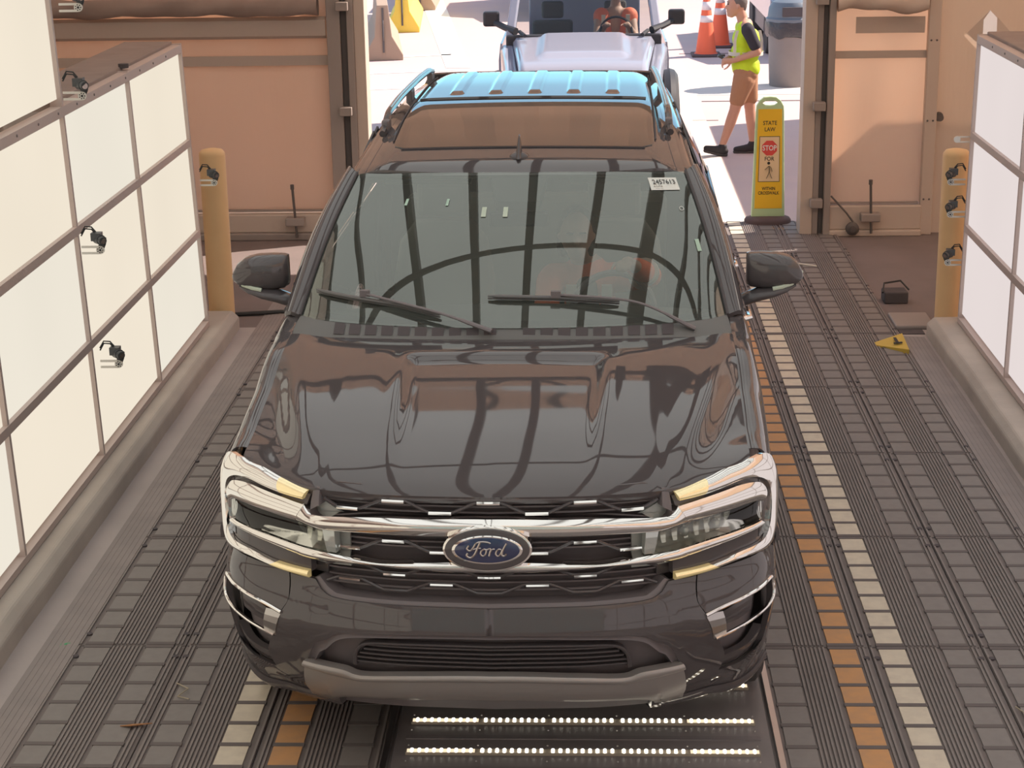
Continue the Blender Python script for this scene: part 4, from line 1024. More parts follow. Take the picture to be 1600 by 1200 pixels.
# rear end, floor, wheels
m = MB(); G = []
for v in np.linspace(0, 1, 12):
    row = []
    for u in np.linspace(-1, 1, 25):
        hw = cr([0, .45, .62, 1], [.96, .96, .93, .66], v); z = .40+(1.90-.40)*v; row.append((u*hw, 5.30-.15*max(0, (v-.5)/.5)-.10*abs(u)**4, z))
    G.append(row)
shell(m, G, .02); m.build('tailgate', 'paint', car, smooth=True)
m = MB(); m.box((-.86, .55, .30), (.86, 5.15, .36)); m.box((-.80, 1.40, .36), (.80, 5.1, .62)); m.build('underbody', 'deep_black', car)
for sg in (-1, 1):
    for Y in (.98, 4.09):
        w = empty('wheel'); w.parent = car; w.location = (sg*.86, Y, .422)
        m = MB(); m.lathe([(.27, -.13), (.36, -.135), (.39, -.11), (.398, -.06), (.398, .06), (.39, .11), (.36, .135), (.27, .13)], (0, 0, 0), 48, 'x'); m.build('tire', 'rubber', w, smooth=True)
        m = MB(); m.lathe([(.272, -.12), (.25, -.10), (.25, .10), (.272, .12)], (0, 0, 0), 40, 'x')
        for k in range(6):
            a = k*math.pi/3; m.bar((sg*.10, .05*math.cos(a), .05*math.sin(a)), (sg*.09, .25*math.cos(a), .25*math.sin(a)), .06, .03, up=(1, 0, 0))
        m.lathe([(.06, sg*.11), (.06, 0)], (0, 0, 0), 20, 'x'); m.build('rim', 'rim_metal', w, smooth=True)
# --- door mirrors
for sg in (-1, 1):
    G = []
    X_ = [.985, 1.0, 1.05, 1.11, 1.16, 1.195, 1.212, 1.218]; zt = [1.530, 1.537, 1.541, 1.540, 1.530, 1.505, 1.475, 1.455]; zb = [1.400, 1.390, 1.384, 1.386, 1.396, 1.412, 1.430, 1.442]; dp = [.13, .15, .165, .17, .155, .12, .08, .03]
    for k in range(len(X_)):
        zc, hz, hd = (zt[k]+zb[k])/2, (zt[k]-zb[k])/2, dp[k]/2; row = []
        for a in np.linspace(0, 2*math.pi, 29):
            c, s_ = math.cos(a), math.sin(a); ex = .62
            y = hd*math.copysign(abs(c)**ex, c); z = hz*math.copysign(abs(s_)**ex, s_)
            row.append((sg*X_[k], 1.93-.01*k+(y if y < 0 else y*.35), zc+z))
        G.append(row)
    m = MB(); m.grid(G); m.add(G[0][:-1], [tuple(range(28))]); m.add(G[-1][:-1], [tuple(range(28))]); mr = m.build('door_mirror', 'paint', car, smooth=True, angle=60)
    m = MB(); P = [(sg*x, 1.858+dy, z) for x, dy, z in ((1.215, .045, 1.452), (1.20, .0, 1.436), (1.17, -.025, 1.418), (1.13, -.034, 1.404), (1.09, -.036, 1.396))]; m.tube(P, .010, 8); o = m.build('mirror_indicator', 'mint_lens', mr, smooth=True)
    m = MB(); G = []
    for k, (x, z, h, d) in enumerate(((.93, 1.325, .022, .05), (.985, 1.345, .028, .06), (1.03, 1.362, .028, .07), (1.09, 1.375, .024, .075), (1.15, 1.392, .018, .06), (1.19, 1.408, .010, .03))):
        G.append([(sg*x, 1.88+d*math.cos(a)-.01, z+h*math.sin(a)) for a in np.linspace(0, 2*math.pi, 17)])
    m.grid(G); m.build('mirror_arm', 'black_gloss', mr, smooth='all')
    m = MB(); m.add([(sg*1.0, 1.962, 1.405), (sg*1.19, 1.955, 1.42), (sg*1.19, 1.955, 1.50), (sg*1.0, 1.962, 1.525)], [(0, 1, 2, 3)]); m.build('mirror_glass', 'chrome', mr)
    m = MB(); m.add([(sg*.935, 1.66, 1.345), (sg*.945, 1.80, 1.345), (sg*.925, 1.93, 1.345), (sg*.90, 1.93, 1.46)], [(0, 1, 3), (1, 2, 3)]); m.build('sail_panel', 'black_gloss', car, fixn=False)
# --- wipers
def wiper(blade, arm, label):
    w = empty('wiper'); w.parent = car
    P = [WS(u, v, .014) for u, v in resample(blade, 12, False)]
    m = MB(); m.tube([p+Vector((0, 0, .004)) for p in P], [.005]+[.011]*(len(P)-2)+[.006], 8, flat=.7); m.tube([p-Vector((0, 0, .006)) for p in P], .004, 5); m.build('wiper_blade', 'wiper_grey', w, smooth=True)
    A = [WS(u, v, o) for u, v, o in resample(arm, 16)]
    m = MB(); m.tube(A, [.016, .015, .014, .013]+[.009]*(len(A)-5)+[.008], 8, flat=.6); q = A[-1]; m.box(tuple(q-Vector((.02, .012, .012))), tuple(q+Vector((.02, .012, .014)))); m.build('wiper_arm', 'black_plastic', w, smooth=True)
wiper([(-.93, .150), (-.50, .100), (-.30, .050)], [(-.07, -.03, .012), (-.30, .040, .04), (-.66, .140, .03)], '')
wiper([(-.10, .155), (.20, .145), (.48, .115)], [(.80, -.06, .012), (.55, .085, .04), (.20, .150, .03)], '')
# --- glass labels
st = empty('windshield_sticker'); st.parent = car
def onglass(m, u0, u1, v0, v1, sk=0, off=.003):
    m.add([tuple(WS(u0+sk, v0, off)), tuple(WS(u1+sk, v0, off)), tuple(WS(u1, v1, off)), tuple(WS(u0, v1, off))], [(0, 1, 2, 3)]); return m
sp = [WS(.745, .885, .003), WS(.915, .885, .003), WS(.925, .985, .003), WS(.745, .985, .003)]
m = MB(); G = [[tuple(WS(.755+(.925-.755)*i/6, .845+.100*j/3, .003)) for i in range(7)] for j in range(4)]; m.grid(G); m.build('sticker_paper', 'label_white', st, smooth='all'); st['label'] = 'white paper sticker with a printed number'
pa, pb, pc_ = WS(.770, .905, .0060), WS(.915, .905, .0060), WS(.770, .935, .0060)
xa = (pb-pa).normalized(); ya = (pc_-pa); ya = (ya-xa*ya.dot(xa)).normalized(); za = xa.cross(ya)
rot = Matrix((xa, ya, za)).transposed().to_euler()
c = (pa+pb)/2; text('sticker_number', '2457613', .050, 'ink', st, tuple(c), rot, .0004, sx=.60)
for k, (uu, vv, ss) in enumerate(((.80, .888, .010), (.80, .872, .010), (.805, .857, .008))):
    pz = WS(uu, vv, .0046); text('sticker_print', ['AUTO DATA 2022', 'A UTE', '170GA 3201'][k] if 0 else ['--- ---', 'A/UTE', '----- ---'][k], ss*1.5, 'post_grey', st, tuple(pz), rot, .0003)
m = MB()
for u0, u1, v0, v1 in ((-.62, -.605, .74, .79), (-.39, -.375, .74, .79)): onglass(m, u0, u1, v0, v1)
m.build('glass_label', 'mint_label', car, fixn=False)
m = MB()
for u0, u1, v0, v1 in ((-.185, -.160, .66, .73), (-.07, -.045, .66, .73)): onglass(m, u0, u1, v0, v1)
m.build('glass_label', 'mint_lens', car, fixn=False)
m = MB(); onglass(m, .915, .94, .40, .48); m.build('glass_label', 'mint_label', car, fixn=False)
m = MB(); m.tube([WS(.895+.012*math.cos(a), .70+.014*math.sin(a), .004) for a in np.linspace(0, 2*math.pi, 15)], .0012, 5); m.build('glass_mark', 'label_white', car)
# --- interior
m = MB(); G = [[(u*.84, y, z-.03*abs(u)**2) for u in np.linspace(-1, 1, 13)] for y, z in ((1.50, 1.285), (1.75, 1.30), (2.0, 1.29), (2.12, 1.22), (2.16, 1.05), (2.2, .7))]; shell(m, G, 0, off=(0, 0, -.02)); m.build('dashboard', 'interior_dark', car, smooth=True)
def seat(X):
    s_ = empty('seat'); s_.parent = car
    m = MB(); G = []
    for z, w, d in ((.75, .20, .10), (.95, .25, .12), (1.15, .25, .11), (1.33, .22, .09), (1.42, .15, .07)): G.append([(X+w*math.copysign(abs(math.cos(a))**.5, math.cos(a)), 2.95+.28*(z-.75)+d*math.copysign(abs(math.sin(a))**.5, math.sin(a)), z) for a in np.linspace(0, 2*math.pi, 21)])
    m.grid(G); m.add(G[-1][:-1], [tuple(range(20))]); m.build('backrest', 'interior_light', s_, smooth='all')
    m = MB(); m.box((X-.13, 3.08, 1.45), (X+.13, 3.18, 1.63)); m.build('headrest', 'interior_light', s_, bevel=.03)
    m = MB(); m.box((X-.25, 2.40, .62), (X+.25, 2.95, .80)); m.build('cushion', 'interior_light', s_, bevel=.04)
seat(-.42); seat(.42)
m = MB(); m.box((-.70, 3.9, .62), (.70, 4.05, 1.40)); m.build('rear_bench', 'interior_light', car, bevel=.04)
m = MB(); m.box((-.86, 1.6, .36), (.86, 5.0, .60)); m.build('cabin_floor', 'interior_dark', car)
m = MB(); G = [[(u*.70, Y, roof_c(Y)-.06-.02*abs(u)**2) for u in np.linspace(-1, 1, 9)] for Y in np.linspace(2.42, 5.0, 8)]; shell(m, G, 0, off=(0, 0, -.015)); m.build('headliner', 'interior_light', car, smooth=True)
sw = empty('steering_wheel'); sw.parent = car; sw.location = (.42, 2.22, 1.19); sw.rotation_euler = (R(62), 0, 0)
m = MB(); m.tube([(.185*math.cos(a), .185*math.sin(a), 0) for a in np.linspace(0, 2*math.pi, 33)], .015, 8, cap=False); m.build('wheel_rim', 'black_plastic', sw, smooth=True)
m = MB(); m.lathe([(.07, -.03), (.07, .01), (.05, .02)], (0, 0, 0), 20); m.bar((-.18, 0, 0), (.18, 0, 0), .03, .015); m.bar((0, -.18, 0), (0, 0, 0), .03, .015); m.build('wheel_hub', 'black_plastic', sw)
m = MB(); m.box((-.13, 2.14, 1.60), (.13, 2.18, 1.665)); m.build('rear_view_mirror', 'mirror_back', car, bevel=.012)
m = MB(); G = [[tuple(WS(u*(.17-.05*(1-v)), .80+.195*v, -.02)) for u in np.linspace(-1, 1, 9)] for v in np.linspace(0, 1, 5)]; shell(m, G, 0, off=(0, .0, -.04)); m.build('sensor_housing', 'mirror_back', car, smooth=True)
for sg in (-1, 1):
    m = MB(); m.box((sg*.42-.20, 2.38, 1.745), (sg*.42+.20, 2.52, 1.765)); m.build('sun_visor', 'interior_light', car, bevel=.01)
# ================================================================== PEOPLE
def blob(name, caps, mt, parent, voxel=.010, smooth=4, extra=None):
    """one continuous skin grown from tapered limbs; caps = (p, rp, q, rq) or (centre, (rx, ry, rz), None, rotz)"""
    m = MB()
    for p, r0, q, r1 in caps:
        if q is None:
            vs = []; n, k = 20, 12; rx, ry, rz = r0
            for i in range(k+1):
                a = math.pi*i/k
                for j in range(n): b = 2*math.pi*j/n; v = Vector((rx*math.sin(a)*math.cos(b), ry*math.sin(a)*math.sin(b), rz*math.cos(a))); v.rotate(Matrix.Rotation(r1 or 0, 3, 'Y')); vs.append(Vector(p)+v)
            m.add(vs, [(i*n+j, i*n+(j+1) % n, (i+1)*n+(j+1) % n, (i+1)*n+j) for i in range(k) for j in range(n)])
        else:
            p, q = Vector(p), Vector(q); d = (q-p); L = d.length; d.normalize(); prof = []
            for i in range(6): a = math.pi/2*(1-i/5); prof.append((r0*math.cos(a)+1e-5, -r0*math.sin(a)))
            for i in range(6): a = math.pi/2*i/5; prof.append((r1*math.cos(a)+1e-5, L+r1*math.sin(a)))
            x = d.cross(Vector((0, 0, 1)) if abs(d.z) < .9 else Vector((1, 0, 0))).normalized(); y = d.cross(x); n = 16
            vs = [p+d*h+x*(r*math.cos(2*math.pi*j/n))+y*(r*math.sin(2*math.pi*j/n)) for r, h in prof for j in range(n)]
            m.add(vs, [(i*n+j, i*n+(j+1) % n, (i+1)*n+(j+1) % n, (i+1)*n+j) for i in range(11) for j in range(n)]+[tuple(range(n))[::-1], tuple(11*n+j for j in range(n))])
    me = bpy.data.meshes.new('t'); me.from_pydata(m.v, [], m.f); o = bpy.data.objects.new('t', me); COL.objects.link(o)
    r = o.modifiers.new('r', 'REMESH'); r.mode = 'VOXEL'; r.voxel_size = voxel
    if smooth: sm = o.modifiers.new('s', 'SMOOTH'); sm.factor = .5; sm.iterations = smooth
    me2 = bpy.data.meshes.new_from_object(o.evaluated_get(bpy.context.evaluated_depsgraph_get())); bpy.data.objects.remove(o)
    o = bpy.data.objects.new(name, me2); COL.objects.link(o); me2.materials.clear(); me2.materials.append(M[mt]); o.parent = parent
    for p in me2.polygons: p.use_smooth = True
    return o
def fingers(base, fwd, down, side, curl=.5, L=.07, r=.0085):
    """four unequal bent fingers and a thumb leaving the side of the palm"""
    base, fwd, down, side = Vector(base), Vector(fwd).normalized(), Vector(down).normalized(), Vector(side).normalized(); c = []
    for k, l in enumerate((.90, 1.0, .95, .78)):
        a = base+side*(k-1.5)*.019; b = a+(fwd*(1-curl*.4)+down*curl*.5)*L*.45*l; d = b+(fwd*(.7-curl*.6)+down*(curl*1.0))*L*.32*l; e_ = d+(fwd*(.4-curl)+down*curl)*L*.26*l
        c += [(a, r*1.1, b, r), (b, r, d, r*.92), (d, r*.92, e_, r*.8)]
    t0 = base-fwd*.055-side*.034; t1 = t0-side*.022+fwd*.028+down*.012; t2 = t1+fwd*.030+down*.016
    return c+[(t0, r*1.25, t1, r*1.1), (t1, r*1.1, t2, r*.9)]
P0 = empty('person', (1.58, 19.0, 0)); O = Vector((1.58, 19.0, 0))
def L_(x, y, z): return Vector((x, y, z))-O
tag(P0, 'person in lime safety vest and tan shorts walking outside behind the yellow sign', 'person')
hc = L_(1.500, 19.0, 1.545)
skin = [(hc, (.098, .074, .108), None, 0), (hc+Vector((-.045, 0, -.045)), .058, hc+Vector((-.030, 0, -.075)), .048), (hc+Vector((-.094, 0, -.012)), .012, hc+Vector((-.108, 0, -.030)), .014),
        (hc+Vector((-.088, 0, -.066)), .014, hc+Vector((-.084, 0, -.078)), .016), (hc+Vector((-.076, 0, -.104)), .022, hc+Vector((-.05, 0, -.105)), .03), (hc+Vector((.012, -.078, -.010)), .016, hc+Vector((.010, -.078, -.035)), .010), (hc+Vector((.012, .078, -.010)), .016, hc+Vector((.010, .078, -.035)), .010),
        (hc+Vector((.030, 0, -.05)), .052, L_(1.57, 19.0, 1.38), .058), (L_(1.57, 19.0, 1.38), .06, L_(1.60, 19.0, 1.10), .09), (L_(1.60, 19.0, 1.10), .09, L_(1.60, 19, .90), .085),
        (L_(1.585, 18.84, 1.335), .055, L_(1.60, 19.0, 1.34), .07), (L_(1.585, 19.16, 1.335), .055, L_(1.60, 19.0, 1.34), .07),
        (L_(1.615, 18.80, 1.31), .052, L_(1.70, 18.775, 1.085), .040), (L_(1.70, 18.775, 1.085), .041, L_(1.47, 18.85, .995), .027), (L_(1.47, 18.85, .995), .026, L_(1.425, 18.865, .99), .030), (L_(1.425, 18.865, .99), .030, L_(1.385, 18.875, .985), .027),
        (L_(1.60, 19.20, 1.31), .052, L_(1.67, 19.24, 1.085), .040), (L_(1.67, 19.24, 1.085), .041, L_(1.45, 19.06, 1.01), .027), (L_(1.45, 19.06, 1.01), .026, L_(1.40, 19.0, .985), .029),
        (L_(1.57, 18.91, .84), .07, L_(1.495, 18.90, .49), .058), (L_(1.495, 18.90, .49), .056, L_(1.455, 18.905, .36), .056), (L_(1.455, 18.905, .36), .056, L_(1.378, 18.92, .13), .036),
        (L_(1.63, 19.09, .84), .07, L_(1.665, 19.10, .48), .058), (L_(1.665, 19.10, .48), .056, L_(1.68, 19.10, .35), .055), (L_(1.68, 19.10, .35), .055, L_(1.70, 19.10, .13), .036), (L_(1.58, 18.92, .88), .07, L_(1.63, 19.08, .88), .07)]
skin += fingers(L_(1.375, 18.875, .985), (-1, .1, 0), (.1, .2, -1), (0, .3, 1), .8) + fingers(L_(1.385, 18.985, .985), (-.9, -.5, 0), (0, -.2, -1), (0, 1, .2), .7)
blob('body', skin, 'skin', P0, .0075, 3)
blob('hair', [(hc+Vector((.022, 0, .026)), (.090, .080, .094), None, 0), (hc+Vector((.062, 0, -.02)), .045, hc+Vector((.058, 0, -.05)), .040), (hc+Vector((-.02, 0, .078)), .055, hc+Vector((.03, 0, .075)), .06)], 'hair_grey', P0, .009, 2)
m = MB()
for sy in (-1, 1): m.lathe([(.001, -.009), (.007, -.006), (.009, 0), (.007, .006), (.001, .009)], tuple(hc+Vector((-.086, sy*.032, .006))), 10, 'x')
m.build('eye', 'ink', P0, smooth=True)
m = MB()
for sy in (-1, 1): m.bar(hc+Vector((-.093, sy*.018, .026)), hc+Vector((-.082, sy*.050, .027)), .008, .007)
m.build('eyebrow', 'hair_grey', P0); MB().bar(hc+Vector((-.098, -.018, -.072)), hc+Vector((-.098, .018, -.072)), .006, .004).build('mouth', 'skin_shade', P0)
tors = lambda g: [(L_(1.585, 18.88, 1.30), .075+g, L_(1.585, 19.12, 1.30), .075+g), (L_(1.565, 18.93, 1.20), .095+g, L_(1.575, 19.07, 1.20), .095+g), (L_(1.64, 18.93, 1.20), .095+g, L_(1.64, 19.07, 1.20), .095+g), (L_(1.565, 18.94, 1.06), .098+g, L_(1.565, 19.06, 1.06), .098+g), (L_(1.64, 18.94, 1.06), .09+g, L_(1.64, 19.06, 1.06), .09+g), (L_(1.575, 18.94, .93), .10+g, L_(1.575, 19.06, .93), .10+g), (L_(1.645, 18.94, .93), .088+g, L_(1.645, 19.06, .93), .088+g)]
blob('shirt', tors(0)+[(L_(1.60, 18.82, 1.315), .066, L_(1.675, 18.782, 1.15), .060), (L_(1.60, 19.18, 1.315), .066, L_(1.65, 19.225, 1.15), .060), (L_(1.585, 19, 1.36), .066, L_(1.59, 19, 1.30), .08)], 'shirt_black', P0, .009, 3)
ve = blob('vest', [c for c in tors(.014)]+[(L_(1.58, 18.93, .90), .113, L_(1.58, 19.07, .90), .113), (L_(1.645, 18.93, .90), .103, L_(1.645, 19.07, .90), .103)], 'vest_lime', P0, .009, 3)
# arm holes: keep the shirt in front of the vest on the shoulder side
blob('shirt_sleeve', [(L_(1.605, 18.81, 1.30), .070, L_(1.675, 18.78, 1.16), .058), (L_(1.60, 19.19, 1.30), .068, L_(1.65, 19.23, 1.16), .056)], 'shirt_black', P0, .009, 3)
m = MB()
for z0, z1 in ((1.035, 1.075),):
    for a0 in [0]:
        G = []
        for z in (z0, z1): G.append([(L_(1.603, 19, z).x+.176*math.copysign(abs(math.cos(a))**.75, math.cos(a)), .172*math.copysign(abs(math.sin(a))**.85, math.sin(a)), z) for a in np.linspace(0, 2*math.pi, 41)])
        m.grid(G)
m.build('vest_stripe', 'vest_stripe', P0, smooth='all')
def band(pts, w):
    G = []
    for p in pts: p = L_(*p); G.append([(p.x-w/2, p.y, p.z), (p.x+w/2, p.y, p.z)])
    return MB().grid(G)
band([(1.500, 18.815, 1.30), (1.475, 18.822, 1.20), (1.475, 18.823, 1.08)], .032).build('vest_stripe', 'vest_stripe', P0); band([(1.725, 18.825, 1.30), (1.745, 18.828, 1.20), (1.74, 18.828, 1.08)], .032).build('vest_stripe', 'vest_stripe', P0)
blob('shorts', [(L_(1.585, 18.92, .92), .095, L_(1.63, 19.08, .92), .095), (L_(1.575, 18.92, .88), .105, L_(1.63, 19.08, .88), .105), (L_(1.62, 18.93, .86), .11, L_(1.62, 19.05, .86), .11), (L_(1.575, 18.90, .80), .108, L_(1.515, 18.90, .585), .078), (L_(1.60, 18.92, .78), .10, L_(1.535, 18.90, .585), .072), (L_(1.635, 19.09, .80), .108, L_(1.67, 19.10, .58), .078), (L_(1.62, 19.06, .78), .10, L_(1.64, 19.10, .58), .074)], 'shorts_tan', P0, .009, 3)
for x, y, t, lb in ((1.378, 18.92, .045, 'shoe'), (1.70, 19.10, .0, 'shoe')):
    a = Vector((x, y, 0))-O
    blob(lb, [(a+Vector((.015, 0, .055)), .044, a+Vector((-.06, 0, .055+t*.4)), .040), (a+Vector((-.06, 0, .05+t*.4)), .042, a+Vector((-.17, 0, .040+t)), .030), (a+Vector((.0, 0, .10)), .045, a+Vector((-.01, 0, .06)), .045)], 'shoe_black', P0, .008, 2)
    blob('shoe_sole', [(a+Vector((.025, 0, .018)), .030, a+Vector((-.18, 0, .016+t)), .022)], 'shoe_sole', P0, .008, 1)
m = MB(); m.box((-.035, -.03, -.012), (.035, .03, .012)); m.tube([(-.02, 0, .01), (.03, 0, .035)], .014, 8); o = m.build('handheld_scanner', 'camera_black', bevel=.004); o.location = (1.345, 18.93, 1.02); o.rotation_euler = (0, R(25), 0); tag(o, 'small dark handheld scanner held in both hands by the walking person', 'scanner')

# driver of the black car
D0 = empty('person', (.10, 8.25, .62)); A0 = Vector((-.3481, 5.7242, 0))
def C_(x, y, z): return Vector((x, y, z))+A0-Vector((.10, 8.25, .62))
tag(D0, 'person in orange safety vest at the steering wheel of the black car', 'person')
hc = C_(.285, 2.52, 1.490)
blob('body', [(hc, (.076, .094, .108), None, 0), (hc+Vector((0, -.035, -.06)), .05, hc+Vector((0, -.03, -.08)), .045), (hc+Vector((0, -.096, -.012)), .012, hc+Vector((0, -.108, -.03)), .014), (hc+Vector((-.076, .01, -.01)), .015, hc+Vector((-.076, .01, -.03)), .010), (hc+Vector((.076, .01, -.01)), .015, hc+Vector((.076, .01, -.03)), .010),
     (hc+Vector((0, .03, -.05)), .05, C_(.33, 2.62, 1.30), .06), (C_(.33, 2.62, 1.28), .10, C_(.38, 2.72, .85), .13), (C_(.18, 2.60, 1.27), .06, C_(.50, 2.60, 1.27), .06),
     (C_(.52, 2.58, 1.27), .05, C_(.62, 2.36, 1.33), .042), (C_(.62, 2.36, 1.33), .042, C_(.535, 2.14, 1.425), .028), (C_(.535, 2.14, 1.425), .028, C_(.51, 2.09, 1.445), .032),
     (C_(.16, 2.58, 1.25), .05, C_(.14, 2.36, 1.12), .042), (C_(.14, 2.36, 1.12), .042, C_(.30, 2.20, 1.17), .028), (C_(.30, 2.62, .80), .10, C_(.32, 2.20, .78), .07), (C_(.50, 2.62, .80), .10, C_(.52, 2.20, .78), .07)]
     + fingers(C_(.500, 2.065, 1.450), (-.3, -1, .1), (-.1, -.1, -1), (1, -.2, 0), .6) + fingers(C_(.30, 2.18, 1.185), (0, -1, .2), (0, 0, -1), (1, 0, 0), .7), 'skin_driver', D0, .008, 3)
blob('hair', [(hc+Vector((0, .03, .03)), (.082, .085, .095), None, 0), (hc+Vector((-.055, .03, .0)), .04, hc+Vector((-.06, .05, -.09)), .035), (hc+Vector((.055, .03, .0)), .04, hc+Vector((.06, .05, -.09)), .035)], 'hair', D0, .009, 2)
m = MB(); m.bar(hc+Vector((-.045, -.088, .018)), hc+Vector((-.015, -.094, .018)), .012, .006); m.bar(hc+Vector((.015, -.094, .018)), hc+Vector((.045, -.088, .018)), .012, .006); m.build('eye', 'ink', D0)
blob('shirt', [(C_(.33, 2.62, 1.26), .115, C_(.38, 2.72, .88), .14), (C_(.18, 2.60, 1.26), .072, C_(.50, 2.60, 1.26), .072), (C_(.52, 2.57, 1.27), .066, C_(.615, 2.38, 1.32), .058), (C_(.615, 2.38, 1.32), .058, C_(.555, 2.20, 1.40), .046), (C_(.16, 2.58, 1.25), .064, C_(.14, 2.38, 1.14), .056)], 'vest_orange', D0, .009, 3)
for pts in ([C_(.575, 2.44, 1.305), C_(.60, 2.40, 1.317)], [C_(.60, 2.33, 1.345), C_(.59, 2.30, 1.36)]):
    MB().tube(pts, .063, 16).build('vest_stripe', 'vest_stripe', D0, smooth=True)
m = MB(); m.box(tuple(C_(.235, 2.485, 1.0)), tuple(C_(.285, 2.505, 1.25))); m.box(tuple(C_(.40, 2.485, 1.0)), tuple(C_(.45, 2.505, 1.25))); m.build('vest_stripe', 'vest_stripe', D0)
blob('undershirt', [(C_(.33, 2.525, 1.24), .05, C_(.345, 2.54, 1.05), .055)], 'interior_dark', D0, .009, 2)

# ================================================================== WHITE OFF-ROAD CAR behind
J = empty('off_road_car', (-.06, 17.30, 0)); tag(J, 'white off-road car with black mirrors waiting outside behind the black car', 'car')
m = MB(); G = []
for y in np.linspace(.05, 1.72, 24):
    row = []
    for u in np.linspace(-1, 1, 41):
        hw = .60+.13*(y/1.72); a = abs(u)*hw; z = cr([.05, .12, .3, 1.0, 1.72], [1.02, 1.10, 1.15, 1.205, 1.245], y)
        z += .035*(1-sst(.38, .46, a))*sst(.45, .6, y) - .012*(a/hw)**2 - .05*sst(hw-.03, hw, a); row.append((u*hw, y, z))
    G.append(row)
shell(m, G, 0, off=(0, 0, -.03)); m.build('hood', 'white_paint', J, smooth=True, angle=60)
for sg in (-1, 1):
    m = MB(); G = []
    for y in np.linspace(.10, 1.75, 20):
        hw = .60+.13*(y/1.72); z = cr([.1, .4, 1.75], [1.0, 1.05, 1.16], y); G.append([(sg*(hw+.01), y, z), (sg*(hw+.10), y, z-.005), (sg*(hw+.13), y, z-.05), (sg*(hw+.13), y, .62)])
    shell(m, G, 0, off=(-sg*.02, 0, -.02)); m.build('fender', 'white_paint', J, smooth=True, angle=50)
    m = MB(); m.tube([(sg*.84, .72+.52*math.cos(a), .42+.52*math.sin(a)) for a in np.linspace(-.1, math.pi+.1, 24)], .085, 10); m.build('fender_flare', 'outdoor_black', J, smooth=True)
    m = MB(); G = [[(sg*x, y, z) for x, z in ((.86, 1.17), (.88, 1.0), (.88, .45))] for y in np.linspace(1.75, 4.9, 6)]; shell(m, G, 0, off=(-sg*.02, 0, 0)); m.build('body_side', 'white_paint', J, smooth=True)
    for y in (.72, 4.2):
        w = empty('wheel'); w.parent = J; w.location = (sg*.80, y, .42)
        m = MB(); m.lathe([(.25, -.13), (.36, -.135), (.41, -.11), (.42, -.05), (.42, .05), (.41, .11), (.36, .135), (.25, .13)], (0, 0, 0), 40, 'x'); m.build('tire', 'outdoor_black', w, smooth=True)
        m = MB(); m.lathe([(.25, -.1), (.22, -.02), (.06, sg*.06), (.001, sg*.06)], (0, 0, 0), 24, 'x'); m.build('rim', 'rim_metal', w, smooth=True)
    # mirrors
    m = MB(); m.box((min(sg*.88, sg*1.05), 1.98, 1.32), (max(sg*.88, sg*1.05), 2.08, 1.475)); mr = m.build('door_mirror', 'outdoor_black', J, bevel=.025)
    m = MB(); m.tube([(sg*.70, 1.78, 1.29), (sg*.82, 1.90, 1.32), (sg*.92, 2.0, 1.36)], [.04, .035, .035], 8); m.build('mirror_arm', 'outdoor_black', mr, smooth=True)
    m = MB(); m.bar((sg*.76, 1.80, 1.22), (sg*.68, 2.30, 1.84), .09, .07); m.build('windshield_post', 'white_paint', J, bevel=.015)
    m = MB(); m.tube([(sg*.60, 1.60, 1.262), (sg*.66, 1.75, 1.29)], .02, 8); m.build('hood_hinge', 'outdoor_black', J)
m = MB(); m.box((-.80, 1.70, 1.10), (.80, 1.84, 1.255)); m.build('cowl', 'outdoor_black', J, bevel=.02)
m = MB(); m.add([(-.72, 1.83, 1.26), (.72, 1.83, 1.26), (.65, 2.29, 1.80), (-.65, 2.29, 1.80)], [(0, 1, 2, 3)]); m.build('windshield', 'clear_tint', J)
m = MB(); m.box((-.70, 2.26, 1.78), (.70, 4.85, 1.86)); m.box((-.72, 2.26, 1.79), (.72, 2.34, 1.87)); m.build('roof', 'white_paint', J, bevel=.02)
m = MB(); m.box((-.66, 4.80, .5), (.66, 4.88, 1.8)); m.build('rear_body', 'white_paint', J, bevel=.02)
m = MB(); m.box((-.78, 1.84, .45), (.78, 4.8, .60)); m.box((-.72, 1.86, 1.10), (.72, 2.05, 1.22)); m.box((-.60, .15, .5), (.60, 1.7, .98)); m.build('interior', 'deep_black', J)
m = MB(); m.box((-.66, .0, .62), (.66, .06, 1.0)); gr = m.build('grille', 'white_paint', J, bevel=.02)
m = MB()
for k in range(7): m.box((-.30+k*.09, -.012, .68), (-.255+k*.09, .01, .94))
m.build('grille_slot', 'deep_black', gr)
for sg in (-1, 1): MB().lathe([(.09, -.02), (.08, -.03), (.001, -.035)], (sg*.48, 0, .83), 20, 'y').build('headlamp', 'lamp_glass', J, smooth=True)
m = MB(); m.box((-.82, -.18, .48), (.82, -.02, .62)); m.build('front_bumper', 'outdoor_black', J, bevel=.03)
for X in (-.34, .34):
    m = MB(); m.box((X-.22, 2.75, .6), (X+.22, 2.90, 1.30)); m.box((X-.12, 2.80, 1.32), (X+.12, 2.88, 1.5)); m.build('seat', 'interior_dark', J, bevel=.03)
m = MB(); m.tube([(.34+.17*math.cos(a), 2.22+.05*math.sin(a), 1.22+.16*math.sin(a)) for a in np.linspace(0, 2*math.pi, 25)], .014, 6, cap=False); m.build('steering_wheel', 'outdoor_black', J, smooth=True)
E0 = empty('person', (.28, 19.92, .76)); tag(E0, 'person in striped orange vest at the wheel of the white off-road car', 'person')
q = lambda x, y, z: Vector((x, y, z))
